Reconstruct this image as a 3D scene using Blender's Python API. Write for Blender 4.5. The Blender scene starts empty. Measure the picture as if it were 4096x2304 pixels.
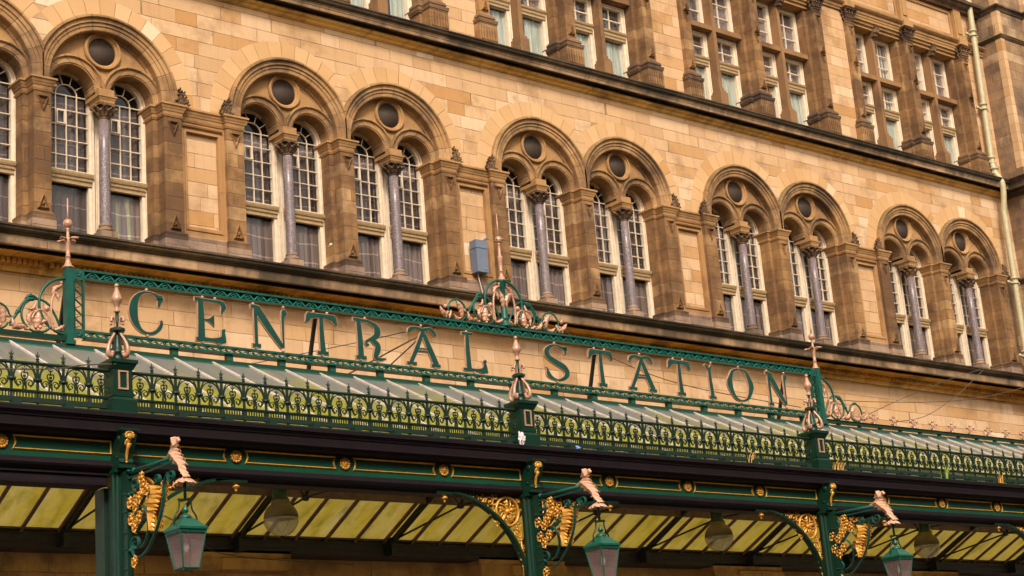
import bpy, math, random
from mathutils import Vector, Matrix
from mathutils.geometry import tessellate_polygon
PI=math.pi; R=math.radians
random.seed(7)
S=bpy.context.scene; COL=S.collection
# ---------------------------------------------------------------- helpers
class MB:
    """collects geometry for one mesh object"""
    def __init__(s): s.v=[];s.f=[];s.sm=[]
    def add(s,vs,fs,smooth=False):
        o=len(s.v); s.v+=[tuple(v) for v in vs]; s.f+=[tuple(i+o for i in f) for f in fs]; s.sm+=[smooth]*len(fs)
    def box(s,x0,x1,y0,y1,z0,z1):
        s.add([(x0,y0,z0),(x1,y0,z0),(x1,y1,z0),(x0,y1,z0),(x0,y0,z1),(x1,y0,z1),(x1,y1,z1),(x0,y1,z1)],
              [(0,3,2,1),(4,5,6,7),(0,1,5,4),(1,2,6,5),(2,3,7,6),(3,0,4,7)])
    def frus(s,x0,x1,y0,y1,z0,X0,X1,Y0,Y1,z1):
        s.add([(x0,y0,z0),(x1,y0,z0),(x1,y1,z0),(x0,y1,z0),(X0,Y0,z1),(X1,Y0,z1),(X1,Y1,z1),(X0,Y1,z1)],
              [(0,3,2,1),(4,5,6,7),(0,1,5,4),(1,2,6,5),(2,3,7,6),(3,0,4,7)])
    def extx(s,prof,x0,x1,smooth=False):
        """extrude a closed (y,z) profile along x"""
        n=len(prof); s.add([(x0,y,z) for y,z in prof]+[(x1,y,z) for y,z in prof],
              [(i,(i+1)%n,(i+1)%n+n,i+n) for i in range(n)]+[tuple(range(n-1,-1,-1)),tuple(range(n,2*n))],smooth)
    def exty(s,prof,y0,y1,smooth=False):
        """extrude a closed (x,z) profile along y"""
        n=len(prof); s.add([(x,y0,z) for x,z in prof]+[(x,y1,z) for x,z in prof],
              [(i,(i+1)%n,(i+1)%n+n,i+n) for i in range(n)]+[tuple(range(n-1,-1,-1)),tuple(range(n,2*n))],smooth)
    def lathe(s,prof,c=(0,0,0),n=16,axis='z',smooth=True,sx=1,sy=1):
        vs=[];k=len(prof)
        for r,z in prof:
            for j in range(n):
                a=2*PI*j/n; u,w=r*math.cos(a)*sx,r*math.sin(a)*sy
                vs.append({'z':(c[0]+u,c[1]+w,c[2]+z),'y':(c[0]+u,c[1]+z,c[2]+w),'x':(c[0]+z,c[1]+u,c[2]+w)}[axis])
        fs=[(i*n+j,i*n+(j+1)%n,(i+1)*n+(j+1)%n,(i+1)*n+j) for i in range(k-1) for j in range(n)]
        fs+=[tuple(range(n)),tuple(range((k-1)*n,k*n))]
        s.add(vs,fs,smooth)
    def ball(s,c,r,n=12):
        s.lathe([(r*math.sin(PI*(i+.02)/(8.04)),-r*math.cos(PI*(i+.02)/8.04)) for i in range(9)],c,n)
    def tube(s,pts,rad,n=8,closed=False):
        P=[Vector(p) for p in pts]; m=len(P)
        if not hasattr(rad,'__len__'): rad=[rad]*m
        vs=[]; up=None
        for i in range(m):
            if closed: t=P[(i+1)%m]-P[i-1]
            else: t=P[min(i+1,m-1)]-P[max(i-1,0)]
            t.normalize()
            if up is None:
                up=Vector((0,1,0)) if abs(t.y)<.9 else Vector((0,0,1))
            a=t.cross(up)
            if a.length<1e-4: a=t.cross(Vector((1,0,0)))
            a.normalize(); b=a.cross(t); b.normalize(); up=b
            for j in range(n):
                an=2*PI*j/n; vs.append(P[i]+a*math.cos(an)*rad[i]+b*math.sin(an)*rad[i])
        q=m if closed else m-1
        fs=[(i*n+j,i*n+(j+1)%n,((i+1)%m)*n+(j+1)%n,((i+1)%m)*n+j) for i in range(q) for j in range(n)]
        if not closed: fs+=[tuple(range(n)),tuple(range((m-1)*n,m*n))]
        s.add(vs,fs,n>5)
    def strap(s,pts,w,t,plane='y'):
        """flat bar of width w (across the plane normal) and thickness t following pts ((a,b) in-plane).
        plane 'y': pts are (x,z) at depth c ; plane 'x': pts are (y,z)"""
        c,pts=pts; m=len(pts); L=[];
        for i in range(m):
            a=pts[max(i-1,0)];b=pts[min(i+1,m-1)]; dx,dz=b[0]-a[0],b[1]-a[1]; l=math.hypot(dx,dz) or 1
            nx,nz=-dz/l*t/2,dx/l*t/2
            for (o,h) in ((1,-w/2),(-1,-w/2),(-1,w/2),(1,w/2)):
                u,v=pts[i][0]+nx*o,pts[i][1]+nz*o
                L.append((u,c+h,v) if plane=='y' else (c+h,u,v))
        fs=[(i*4+j,i*4+(j+1)%4,(i+1)*4+(j+1)%4,(i+1)*4+j) for i in range(m-1) for j in range(4)]+[(0,1,2,3),((m-1)*4,(m-1)*4+1,(m-1)*4+2,(m-1)*4+3)]
        s.add(L,fs)
    def sweep(s,prof,cx,cz,a0,a1,n,clipx=None,legs=0,smooth=True):
        """sweep open (r,y) profile round the y-axis through (cx,cz); legs = straight drop below the springing"""
        st=[]
        if legs: st.append((a0,-legs))
        st+=[(a0+(a1-a0)*i/n,0) for i in range(n+1)]
        if legs: st.append((a1,-legs))
        k=len(prof); vs=[]
        for a,dz in st:
            for r,y in prof:
                x=r*math.cos(a); z=r*math.sin(a)+dz
                if clipx:
                    x=max(clipx[0],min(clipx[1],x))
                vs.append((cx+x,y,cz+z))
        s.add(vs,[(i*k+j,i*k+j+1,(i+1)*k+j+1,(i+1)*k+j) for i in range(len(st)-1) for j in range(k-1)],smooth)
    def plate(s,outer,holes,y0,y1):
        """flat plate in xz with holes, thickness y0..y1"""
        loops=[outer]+holes
        tri=tessellate_polygon([[Vector((x,z,0)) for x,z in l] for l in loops])
        flat=[p for l in loops for p in l]; n=len(flat)
        s.add([(x,y0,z) for x,z in flat],[t for t in tri]); s.add([(x,y1,z) for x,z in flat],[t for t in tri])
        for l in loops:
            m=len(l); s.add([(x,y0,z) for x,z in l]+[(x,y1,z) for x,z in l],[(i,(i+1)%m,(i+1)%m+m,i+m) for i in range(m)])
    def leaf(s,p0,p1,w,bend=.2,lobes=4,bulge=.3,up=(0,-1,0),th=.006,curl=0.):
        """lobed acanthus leaf from p0 to p1, width w, raised midrib towards `up`"""
        A,B=Vector(p0),Vector(p1); d=B-A; L=d.length; t=d.normalized(); u=Vector(up).normalized()
        sd=t.cross(u); sd.normalize(); N=16; rows=[]
        for i in range(N+1):
            q=i/N; c=A+d*q+sd*(bend*L*math.sin(PI*q))+u*(curl*L*q*q)
            ww=w/2*(math.sin(PI*min(1,q*.92+.08))**.8)*(.62+.50*abs(math.sin(PI*(lobes+.5)*q)))+.0015
            rows.append([c+sd*ww*k+u*(bulge*w*(1-abs(k))**1.0*.5*math.sin(PI*min(1,q*.9+.1))-.12*w*abs(math.sin(3*PI*k/2))) for k in (-1,-.5,0,.5,1)])
        vs=[p for r in rows for p in r]; o=len(vs); vs+=[p-u*th for r in rows for p in r]
        fs=[(i*5+j,i*5+j+1,(i+1)*5+j+1,(i+1)*5+j) for i in range(N) for j in range(4)]
        fs+=[tuple(k+o for k in f[::-1]) for f in fs]
        for i in range(N):
            for j in (0,4): fs.append((i*5+j,(i+1)*5+j,(i+1)*5+j+o,i*5+j+o))
        s.add(vs,fs,True)
    def jag(s,Lo,Ro,x,fold=-.035,th=.008,curve=.0):
        """folded sheet-metal leaf in the yz plane between two ragged outlines; the midrib stands out by fold"""
        rows=[]
        A_,B_=[],[]
        for i in range(len(Lo)):
            A_.append(Lo[i]); B_.append(Ro[i])
            if i<len(Lo)-1:
                m1=((Lo[i][0]+Lo[i+1][0])/2,(Lo[i][1]+Lo[i+1][1])/2); m2=((Ro[i][0]+Ro[i+1][0])/2,(Ro[i][1]+Ro[i+1][1])/2)
                A_.append((m1[0]+(m2[0]-m1[0])*.17,m1[1]+(m2[1]-m1[1])*.17+.008)); B_.append((m2[0]+(m1[0]-m2[0])*.17,m2[1]+(m1[1]-m2[1])*.17+.008))
        Lo,Ro=A_,B_; n=len(Lo)
        for i,(a,c) in enumerate(zip(Lo,Ro)):
            k=math.sin(PI*i/(n-1)); r=[]
            for j,q in enumerate((0,.25,.5,.75,1)):
                h=(1-abs(2*q-1))*fold+(.005*(-1)**i if j in (1,3) else 0)+curve*k
                r.append(Vector((x+h,a[0]+(c[0]-a[0])*q,a[1]+(c[1]-a[1])*q)))
            rows.append(r)
        vs=[p for r in rows for p in r]; o=len(vs); vs+=[p+Vector((th,0,0)) for r in rows for p in r]
        fs=[(i*5+j,i*5+j+1,(i+1)*5+j+1,(i+1)*5+j) for i in range(n-1) for j in range(4)]; fs+=[tuple(k+o for k in f[::-1]) for f in fs]
        for i in range(n-1):
            for j in (0,4): fs.append((i*5+j,(i+1)*5+j,(i+1)*5+j+o,i*5+j+o))
        s.add(vs,fs)
    def build(s,name,mat,parent=None,loc=(0,0,0),**kw):
        me=bpy.data.meshes.new(name); L=Vector(loc)
        base=Vector((0,0,0))
        me.from_pydata([Vector(v)-L for v in s.v],[],s.f); me.polygons.foreach_set('use_smooth',s.sm)
        me.materials.append(mat); me.update()
        import bmesh
        bm=bmesh.new(); bm.from_mesh(me); bmesh.ops.recalc_face_normals(bm,faces=bm.faces); bm.to_mesh(me); bm.free()
        o=bpy.data.objects.new(name,me); COL.objects.link(o); place(o,parent,L); return o
def wloc(o):
    v=Vector(o.location)
    while o.parent: o=o.parent; v+=Vector(o.location)
    return v
def place(o,parent,L):
    if parent: o.parent=parent; o.location=Vector(L)-wloc(parent)
    else: o.location=L
def tag(o,label=None,cat=None,group=None,kind=None):
    if label: o['label']=label
    if cat: o['category']=cat
    if group: o['group']=group
    if kind: o['kind']=kind
    return o
def thing(name,label,cat,loc=(0,0,0),group=None):
    o=bpy.data.objects.new(name,None); COL.objects.link(o); o.location=loc; o.empty_display_size=.3
    return tag(o,label,cat,group)
def kids(o): return [c for c in list(bpy.data.objects) if c.parent==o]
def copy_tree(o,parent=None,loc=None):
    ks=kids(o); c=o.copy(); COL.objects.link(c)
    if parent: c.parent=parent
    if loc is not None: c.location=loc
    for k in ks: copy_tree(k,c)
    return c
def smooth(pts,n=6):
    """Catmull-Rom through tuples of any length"""
    out=[]; m=len(pts)
    for i in range(m-1):
        p=[pts[max(i-1,0)],pts[i],pts[i+1],pts[min(i+2,m-1)]]
        for k in range(n):
            t=k/n; out.append(tuple(.5*(2*b+(c-a)*t+(2*a-5*b+4*c-d)*t*t+(3*b-a-3*c+d)*t**3) for a,b,c,d in zip(*p)))
    out.append(tuple(pts[-1])); return out
def arc(cx,cz,r,a0,a1,n=16,rz=None):
    rz=rz or r
    return [(cx+r*math.cos(R(a0+(a1-a0)*i/n)),cz+rz*math.sin(R(a0+(a1-a0)*i/n))) for i in range(n+1)]
def spiral(cx,cz,r0,r1,a0,turns,n=22):
    return [(cx+(r0+(r1-r0)*i/n)*math.cos(R(a0)+2*PI*turns*i/n),cz+(r0+(r1-r0)*i/n)*math.sin(R(a0)+2*PI*turns*i/n)) for i in range(n+1)]
# ---------------------------------------------------------------- materials
def newmat(name):
    m=bpy.data.materials.new(name); m.use_nodes=True; nt=m.node_tree; nt.nodes.clear()
    o=nt.nodes.new('ShaderNodeOutputMaterial'); b=nt.nodes.new('ShaderNodeBsdfPrincipled'); nt.links.new(b.outputs[0],o.inputs[0])
    return m,nt,b
class G:
    def __init__(s,nt): s.nt=nt
    def n(s,t,**k):
        x=s.nt.nodes.new('ShaderNode'+t)
        for a,b in k.items(): setattr(x,a,b)
        return x
    def l(s,a,b): s.nt.links.new(a,b)
    def val(s,sock,v):
        if hasattr(v,'is_linked') or hasattr(v,'links'): s.l(v,sock)
        else: sock.default_value=v
    def m(s,op,a,b=None,c=None):
        x=s.n('Math',operation=op); s.val(x.inputs[0],a)
        if b is not None: s.val(x.inputs[1],b)
        if c is not None: s.val(x.inputs[2],c)
        return x.outputs[0]
    def mix(s,f,a,b,mode='MIX'):
        x=s.n('Mix',data_type='RGBA',blend_type=mode); s.val(x.inputs[0],f); s.val(x.inputs[6],a); s.val(x.inputs[7],b); return x.outputs[2]
    def noise(s,vec,scale,det=4,rough=.6,out=0):
        x=s.n('TexNoise'); s.l(vec,x.inputs['Vector']); x.inputs['Scale'].default_value=scale; x.inputs['Detail'].default_value=det; x.inputs['Roughness'].default_value=rough; return x.outputs[out]
    def wn(s,vec):
        x=s.n('TexWhiteNoise',noise_dimensions='3D'); s.l(vec,x.inputs['Vector']); return x
    def ramp(s,f,stops):
        x=s.n('ValToRGB'); s.l(f,x.inputs[0]); e=x.color_ramp.elements
        while len(e)<len(stops): e.new(.5)
        for i,(p,c) in enumerate(stops): e[i].position=p; e[i].color=(*c,1) if len(c)==3 else c
        return x.outputs[0]
    def comb(s,x,y,z):
        c=s.n('CombineXYZ'); s.val(c.inputs[0],x);s.val(c.inputs[1],y);s.val(c.inputs[2],z); return c.outputs[0]
    def bump(s,b,h,strength=.4,dist=.02):
        x=s.n('Bump'); x.inputs['Strength'].default_value=strength; x.inputs['Distance'].default_value=dist; s.l(h,x.inputs['Height']); s.l(x.outputs[0],b.inputs['Normal'])
def C4(c): return (*c,1)
def stone(name,pal,h=.257,w=.6,joint=.55,soot=.0,sootc=(.07,.035,.02),polar=None,streak=.3,rough=.9,moss=0,mt=.62,wx=1.0,z0=0.0,warm=None):
    """ashlar: random-width blocks in courses, one tint per block; polar=(step, r0, dr) makes voussoirs round the object's origin"""
    m,nt,b=newmat(name); g=G(nt)
    pos=g.n('NewGeometry').outputs['Position']
    sp=g.n('SeparateXYZ'); g.l(pos,sp.inputs[0]); X,Y,Z=sp.outputs
    if polar:
        oc=g.n('TexCoord').outputs['Object']; so=g.n('SeparateXYZ'); g.l(oc,so.inputs[0])
        ang=g.m('ARCTAN2',so.outputs[2],so.outputs[0]); u=g.m('DIVIDE',g.m('ADD',ang,.07),polar[0])
        rad=g.m('SQRT',g.m('ADD',g.m('MULTIPLY',so.outputs[0],so.outputs[0]),g.m('MULTIPLY',so.outputs[2],so.outputs[2])))
        row=g.m('FLOOR',g.m('DIVIDE',rad,polar[1])); u=g.m('ADD',u,g.m('MULTIPLY',row,.45))
        cx=g.m('ADD',g.m('FLOOR',u),g.n('ObjectInfo').outputs['Random']); fr=g.m('FRACT',u)
        d=g.m('MULTIPLY',g.m('MINIMUM',fr,g.m('SUBTRACT',1,fr)),g.m('MULTIPLY',rad,polar[0]))
        wnv=g.comb(g.m('FLOOR',u),row,g.m('MULTIPLY',g.n('ObjectInfo').outputs['Random'],57.3))
    else:
        wob=g.noise(pos,1.3,2); zz=g.m('ADD',g.m('SUBTRACT',Z,z0),g.m('MULTIPLY',wob,.012))
        rz=g.m('DIVIDE',zz,h); row=g.m('FLOOR',rz); fz=g.m('FRACT',rz)
        r1=g.wn(g.comb(row,3.1,7.7)).outputs[0]
        u0=g.m('ADD',g.m('DIVIDE',g.m('ADD',g.m('MULTIPLY',X,wx),Y),w),g.m('MULTIPLY',r1,17.0))
        u=g.m('ADD',u0,g.m('MULTIPLY',g.m('SINE',g.m('ADD',g.m('MULTIPLY',u0,2.3),g.m('MULTIPLY',row,4.1))),.37))
        fr=g.m('FRACT',u); dx=g.m('MULTIPLY',g.m('MINIMUM',fr,g.m('SUBTRACT',1,fr)),w); dz=g.m('MULTIPLY',g.m('MINIMUM',fz,g.m('SUBTRACT',1,fz)),h)
        d=g.m('MINIMUM',dx,dz); wnv=g.comb(g.m('FLOOR',u),row,1.5)
    wn=g.wn(wnv)
    col=g.ramp(wn.outputs[0],pal)
    # soft mottling and grain inside each block
    n1=g.noise(pos,2.2,5,.65); n2=g.noise(pos,35,3,.6)
    col=g.mix(g.m('MULTIPLY',g.m('SUBTRACT',n1,.35),.5),col,g.mix(.6,col,C4((.20,.10,.035))))
    col=g.mix(g.m('MULTIPLY',g.m('SUBTRACT',n2,.3),.35),col,g.mix(.5,col,C4((.75,.55,.36))))
    if streak:
        sv=g.comb(g.m('MULTIPLY',g.m('ADD',X,Y),7.0),0.0,g.m('MULTIPLY',Z,.55)); s1=g.noise(sv,1.0,4,.7)
        f=g.m('MULTIPLY',g.m('MAXIMUM',g.m('SUBTRACT',s1,.5),0.0),streak*5)
        col=g.mix(g.m('MINIMUM',f,.75),col,C4(sootc))
    if soot:
        s2=g.noise(pos,1.1,6,.68); f=g.ramp(s2,[(.56-soot*.35,(0,0,0)),(.80-soot*.35,(1,1,1))]); fm=g.m('MULTIPLY',f,.85)
        col=g.mix(fm,col,C4(sootc))
    jf=g.ramp(g.m('ADD',d,g.m('MULTIPLY',g.noise(pos,6,3),.006)),[(0.003,(1,1,1)),(.0105,(0,0,0))])
    jn=g.m('MULTIPLY',jf,g.m('MULTIPLY',g.ramp(g.noise(pos,1.9,3),[(.38,(.25,.25,.25)),(.62,(1,1,1))]),joint))
    col=g.mix(jn,col,C4((.10,.045,.02)))
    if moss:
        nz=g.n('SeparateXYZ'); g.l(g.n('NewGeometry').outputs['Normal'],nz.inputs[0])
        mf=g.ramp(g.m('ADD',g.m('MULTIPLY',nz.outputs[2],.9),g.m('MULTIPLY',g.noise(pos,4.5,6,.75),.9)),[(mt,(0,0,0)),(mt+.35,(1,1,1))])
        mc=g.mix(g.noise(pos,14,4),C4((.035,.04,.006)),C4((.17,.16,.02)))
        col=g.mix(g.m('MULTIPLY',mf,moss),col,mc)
    g.l(col,b.inputs['Base Color']); b.inputs['Roughness'].default_value=rough
    hgt=g.m('SUBTRACT',g.m('ADD',g.m('MULTIPLY',n2,.25),g.m('MULTIPLY',n1,.5)),g.m('MULTIPLY',jf,1.0)); g.bump(b,hgt,.6,.02)
    return m
def paint(name,c,c2=None,rough=.35,spec=.5,wear=.25,scale=9,metal=0,grime=(.03,.025,.02),streak=0):
    m,nt,b=newmat(name); g=G(nt); pos=g.n('NewGeometry').outputs['Position']
    n1=g.noise(pos,scale,5,.65); c2=c2 or tuple(x*.7 for x in c)
    col=g.mix(g.ramp(n1,[(.4,(0,0,0)),(.65,(1,1,1))]),C4(c),C4(c2))
    n2=g.noise(pos,scale*2.7,4,.7)
    col=g.mix(g.m('MULTIPLY',g.ramp(n2,[(.58,(0,0,0)),(.74,(1,1,1))]),wear),col,C4(grime))
    if streak:
        sp=g.n('SeparateXYZ'); g.l(pos,sp.inputs[0])
        sv=g.comb(g.m('MULTIPLY',g.m('ADD',sp.outputs[0],sp.outputs[1]),22.0),0.0,g.m('MULTIPLY',sp.outputs[2],1.6))
        col=g.mix(g.m('MULTIPLY',g.ramp(g.noise(sv,1.0,4,.7),[(.5,(0,0,0)),(.72,(1,1,1))]),streak),col,C4(grime))
    g.l(col,b.inputs['Base Color']); b.inputs['Metallic'].default_value=metal
    g.l(g.m('ADD',g.m('MULTIPLY',n1,.25),rough-.1),b.inputs['Roughness'])
    b.inputs['Specular IOR Level'].default_value=spec
    g.bump(b,n2,.12,.004); return m
TAN=[(0,(.46,.255,.115)),(.18,(.55,.33,.17)),(.36,(.50,.285,.125)),(.52,(.60,.38,.215)),(.68,(.53,.30,.13)),(.80,(.62,.41,.24)),(.90,(.43,.205,.06)),(.96,(.50,.27,.11)),(1,(.76,.58,.40))]
BRN=[(0,(.20,.09,.024)),(.3,(.31,.15,.045)),(.6,(.25,.115,.03)),(.8,(.38,.195,.065)),(1,(.46,.26,.11))]
M={}
M['wall']=stone('ashlar_stone',TAN,h=.262,w=.74,joint=.8,streak=.22,soot=.10,sootc=(.24,.12,.045),z0=.10)
M['pier']=stone('stained_pier_stone',BRN,h=.245,w=1.3,joint=.95,soot=.60,sootc=(.085,.036,.012),streak=.5)
M['carved']=stone('carved_stone',[(0,(.33,.16,.048)),(.5,(.38,.195,.065)),(1,(.31,.145,.042))],h=3.0,w=9,joint=0,streak=.22,soot=.2,sootc=(.10,.045,.02))
M['arch']=stone('arch_stone',[(0,(.31,.15,.05)),(.4,(.38,.20,.07)),(.7,(.34,.165,.052)),(1,(.44,.245,.10))],polar=(.235,5,1),joint=1,streak=.2,soot=.45,sootc=(.06,.03,.016),moss=.35)
M['vous']=stone('voussoir_stone',[(0,(.50,.275,.11)),(.3,(.57,.33,.15)),(.55,(.52,.29,.115)),(.80,(.60,.36,.175)),(.88,(.46,.22,.06)),(.955,(.58,.34,.16)),(.965,(.68,.48,.29)),(1,(.70,.50,.31))],polar=(.19,5,1),joint=.6,streak=.05)
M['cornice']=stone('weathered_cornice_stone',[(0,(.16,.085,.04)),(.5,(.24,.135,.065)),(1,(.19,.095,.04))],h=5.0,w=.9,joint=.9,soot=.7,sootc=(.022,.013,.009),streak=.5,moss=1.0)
M['ochre']=stone('ochre_bed_stone',[(0,(.62,.31,.06)),(.5,(.76,.42,.10)),(1,(.55,.26,.045))],h=5.0,w=.75,joint=.8,soot=.22,sootc=(.05,.024,.01),streak=.45)
M['capital']=stone('sooty_carved_stone',[(0,(.17,.08,.03)),(.5,(.22,.11,.04)),(1,(.15,.07,.03))],h=3,w=9,joint=0,soot=.6,sootc=(.035,.018,.012),streak=.2)
M['grey_base']=stone('base_stone',[(0,(.24,.15,.10)),(.5,(.32,.20,.135)),(1,(.27,.16,.09))],h=.16,w=.55,joint=.8,soot=.3,sootc=(.08,.05,.04),streak=.25)
M['wing']=stone('wing_stone',[(0,(.20,.11,.05)),(.3,(.30,.165,.07)),(.6,(.25,.14,.07)),(.85,(.38,.23,.11)),(1,(.46,.30,.17))],h=.262,w=.55,joint=.9,soot=.45,sootc=(.075,.042,.028),streak=.35,z0=.10)
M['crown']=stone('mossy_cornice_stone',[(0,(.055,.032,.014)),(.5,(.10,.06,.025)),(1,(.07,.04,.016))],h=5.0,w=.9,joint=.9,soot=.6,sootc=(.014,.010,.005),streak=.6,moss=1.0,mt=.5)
M['fascia']=stone('cornice_band_stone',[(0,(.24,.13,.06)),(.5,(.42,.25,.13)),(1,(.28,.15,.065))],h=5.0,w=.9,joint=.9,soot=.5,sootc=(.035,.024,.012),streak=.55)
M['mull']=stone('brown_mullion_stone',[(0,(.20,.09,.028)),(.5,(.25,.12,.04)),(1,(.18,.085,.028))],h=3,w=9,joint=0,streak=.2,soot=.25,sootc=(.06,.028,.012))
M['ochrewall']=stone('lamplit_ochre_stone',[(0,(.46,.23,.06)),(.5,(.56,.30,.085)),(1,(.42,.20,.05))],h=.6,w=1.2,joint=.8,soot=.3,sootc=(.12,.055,.02),streak=.2)  # lighter ochre stands in for warm lamp light under the canopy
M['granite']=None
def granite():
    m,nt,b=newmat('polished_granite'); g=G(nt); pos=g.n('NewGeometry').outputs['Position']
    v=g.n('TexVoronoi'); g.l(pos,v.inputs['Vector']); v.inputs['Scale'].default_value=95
    c=g.ramp(g.wn(v.outputs['Color']).outputs[0],[(0,(.07,.048,.05)),(.4,(.15,.105,.105)),(.8,(.22,.16,.155)),(1,(.42,.34,.32))])
    c=g.mix(g.ramp(g.noise(pos,5,4),[(.45,(0,0,0)),(.7,(.6,.6,.6))]),c,C4((.13,.09,.09)))
    g.l(c,b.inputs['Base Color']); b.inputs['Roughness'].default_value=.32; return m
M['granite']=granite()
M['green']=paint('dark_green_paint',(.0028,.030,.015),(.004,.021,.012),spec=.35,rough=.36,wear=.3,scale=6)
M['green2']=paint('letter_green_paint',(.0035,.056,.037),(.005,.038,.028),spec=.35,rough=.36,wear=.15,scale=8)
M['panelgreen']=paint('lit_girder_green',(.004,.062,.032),(.006,.045,.026),spec=.35,rough=.36,wear=.2,scale=6)  # the dark green made brighter, light on the girder put into its colour
M['tealhi']=paint('highlight_teal_paint',(.012,.16,.115),(.01,.10,.075),spec=.4,rough=.4,wear=.25,scale=12)  # brighter copy of the teal, paints lit edges onto the sign lattice
M['teal']=paint('teal_green_paint',(.0045,.082,.056),(.006,.055,.04),spec=.35,rough=.38,wear=.25,scale=7)
M['rail']=paint('bottle_green_paint',(.005,.024,.012),(.007,.018,.010),rough=.45,wear=.3,scale=10)
M['lamp']=paint('lantern_green_paint',(.006,.095,.055),(.008,.065,.038),rough=.33,wear=.2,scale=14)
M['copper']=paint('rose_gold_paint',(.50,.27,.175),(.40,.20,.12),rough=.34,wear=.25,scale=12,metal=.12,grime=(.16,.07,.035))
M['gold']=paint('gold_paint',(.66,.31,.04),(.48,.20,.025),rough=.3,wear=.4,scale=16,metal=.25,grime=(.10,.04,.012))
M['goldp']=paint('gold_line_paint',(.70,.36,.05),(.46,.21,.03),rough=.4,wear=.12,scale=11,metal=.1,grime=(.25,.10,.02))
M['purple']=paint('dark_purple_paint',(.009,.003,.005),(.005,.002,.0035),rough=.62,spec=.22,wear=.3,scale=4,grime=(.018,.010,.010),streak=.2)
M['dark']=paint('dark_beam_paint',(.018,.010,.011),(.010,.007,.008),rough=.5,wear=.2,scale=4)
M['brownbar']=paint('brown_bar_paint',(.16,.085,.055),(.10,.05,.034),rough=.6,wear=.4,scale=8)
M['white']=paint('cream_window_paint',(.72,.58,.43),(.64,.49,.34),rough=.55,wear=.28,scale=10,grime=(.24,.14,.07),streak=.3)
M['putty']=paint('cream_moulding_paint',(.44,.30,.15),(.34,.21,.10),rough=.6,wear=.5,scale=18,grime=(.14,.08,.04))
M['pipe']=paint('cream_pipe_paint',(.42,.35,.20),(.36,.29,.155),rough=.45,wear=.2,scale=6,grime=(.22,.16,.08))
M['boxgrey']=paint('blue_grey_enamel',(.14,.16,.21),(.12,.14,.18),rough=.45,wear=.15,scale=6)
M['mesh']=paint('soot_mesh',(.035,.022,.014),(.02,.012,.008),rough=.8)
M['black']=paint('black_iron',(.010,.012,.010),rough=.5)
M['cable']=paint('cable_sheath',(.10,.07,.05),rough=.6)
M['whitecable']=paint('white_cable_sheath',(.55,.48,.42),rough=.5)
def grille():
    m,nt,b=newmat('wire_grille'); g=G(nt); pos=g.n('NewGeometry').outputs['Position']; sp=g.n('SeparateXYZ'); g.l(pos,sp.inputs[0])
    a=g.m('FRACT',g.m('MULTIPLY',g.m('ADD',sp.outputs[0],sp.outputs[2]),34)); c=g.m('FRACT',g.m('MULTIPLY',g.m('SUBTRACT',sp.outputs[0],sp.outputs[2]),34))
    f=g.m('MAXIMUM',g.ramp(a,[(.72,(0,0,0)),(.8,(1,1,1))]),g.ramp(c,[(.72,(0,0,0)),(.8,(1,1,1))]))
    g.l(g.mix(g.m('MULTIPLY',f,.8),C4((.012,.008,.007)),C4((.11,.06,.03))),b.inputs['Base Color']); b.inputs['Roughness'].default_value=.8; return m
M['grille']=grille()
def glass(name,tint=(.035,.028,.03),alpha=.45,rough=.04,ior=1.5):
    """window pane: partly see-through, reflecting, slightly uneven"""
    m,nt,b=newmat(name); g=G(nt); out=[n for n in nt.nodes if n.type=='OUTPUT_MATERIAL'][0]
    pos=g.n('NewGeometry').outputs['Position']
    b.inputs['Base Color'].default_value=C4(tint); b.inputs['Roughness'].default_value=rough; b.inputs['Specular IOR Level'].default_value=.7
    g.bump(b,g.noise(pos,2.3,2),.05,.03)
    t=g.n('BsdfTransparent'); t.inputs[0].default_value=(.97,.96,.94,1); mx=g.n('MixShader')
    mx.inputs[0].default_value=1-alpha; g.l(b.outputs[0],mx.inputs[1]); g.l(t.outputs[0],mx.inputs[2])
    gl=g.n('BsdfGlossy'); gl.inputs['Roughness'].default_value=rough; g.l(b.inputs['Normal'].links[0].from_socket,gl.inputs['Normal'])
    geo=g.n('NewGeometry'); dt=g.n('VectorMath',operation='DOT_PRODUCT'); g.l(geo.outputs['Normal'],dt.inputs[0]); g.l(geo.outputs['Incoming'],dt.inputs[1])
    f0=((ior-1)/(ior+1))**2; sch=g.m('ADD',f0,g.m('MULTIPLY',1-f0,g.m('POWER',g.m('SUBTRACT',1.0,g.m('MINIMUM',g.m('ABSOLUTE',dt.outputs['Value']),1.0)),5.0)))
    m2=g.n('MixShader'); g.l(sch,m2.inputs[0]); g.l(mx.outputs[0],m2.inputs[1]); g.l(gl.outputs[0],m2.inputs[2]); g.l(m2.outputs[0],out.inputs[0])
    return m
M['glass']=glass('window_glass',alpha=.10,ior=1.4)
M['glassu']=glass('bright_window_glass',alpha=.02,ior=1.7)
M['lampglass']=glass('lantern_glass',tint=(.30,.19,.18),alpha=.42,rough=.1)
M['globeglass']=glass('globe_glass',tint=(.52,.43,.28),alpha=.42,rough=.08,ior=1.7)
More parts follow.
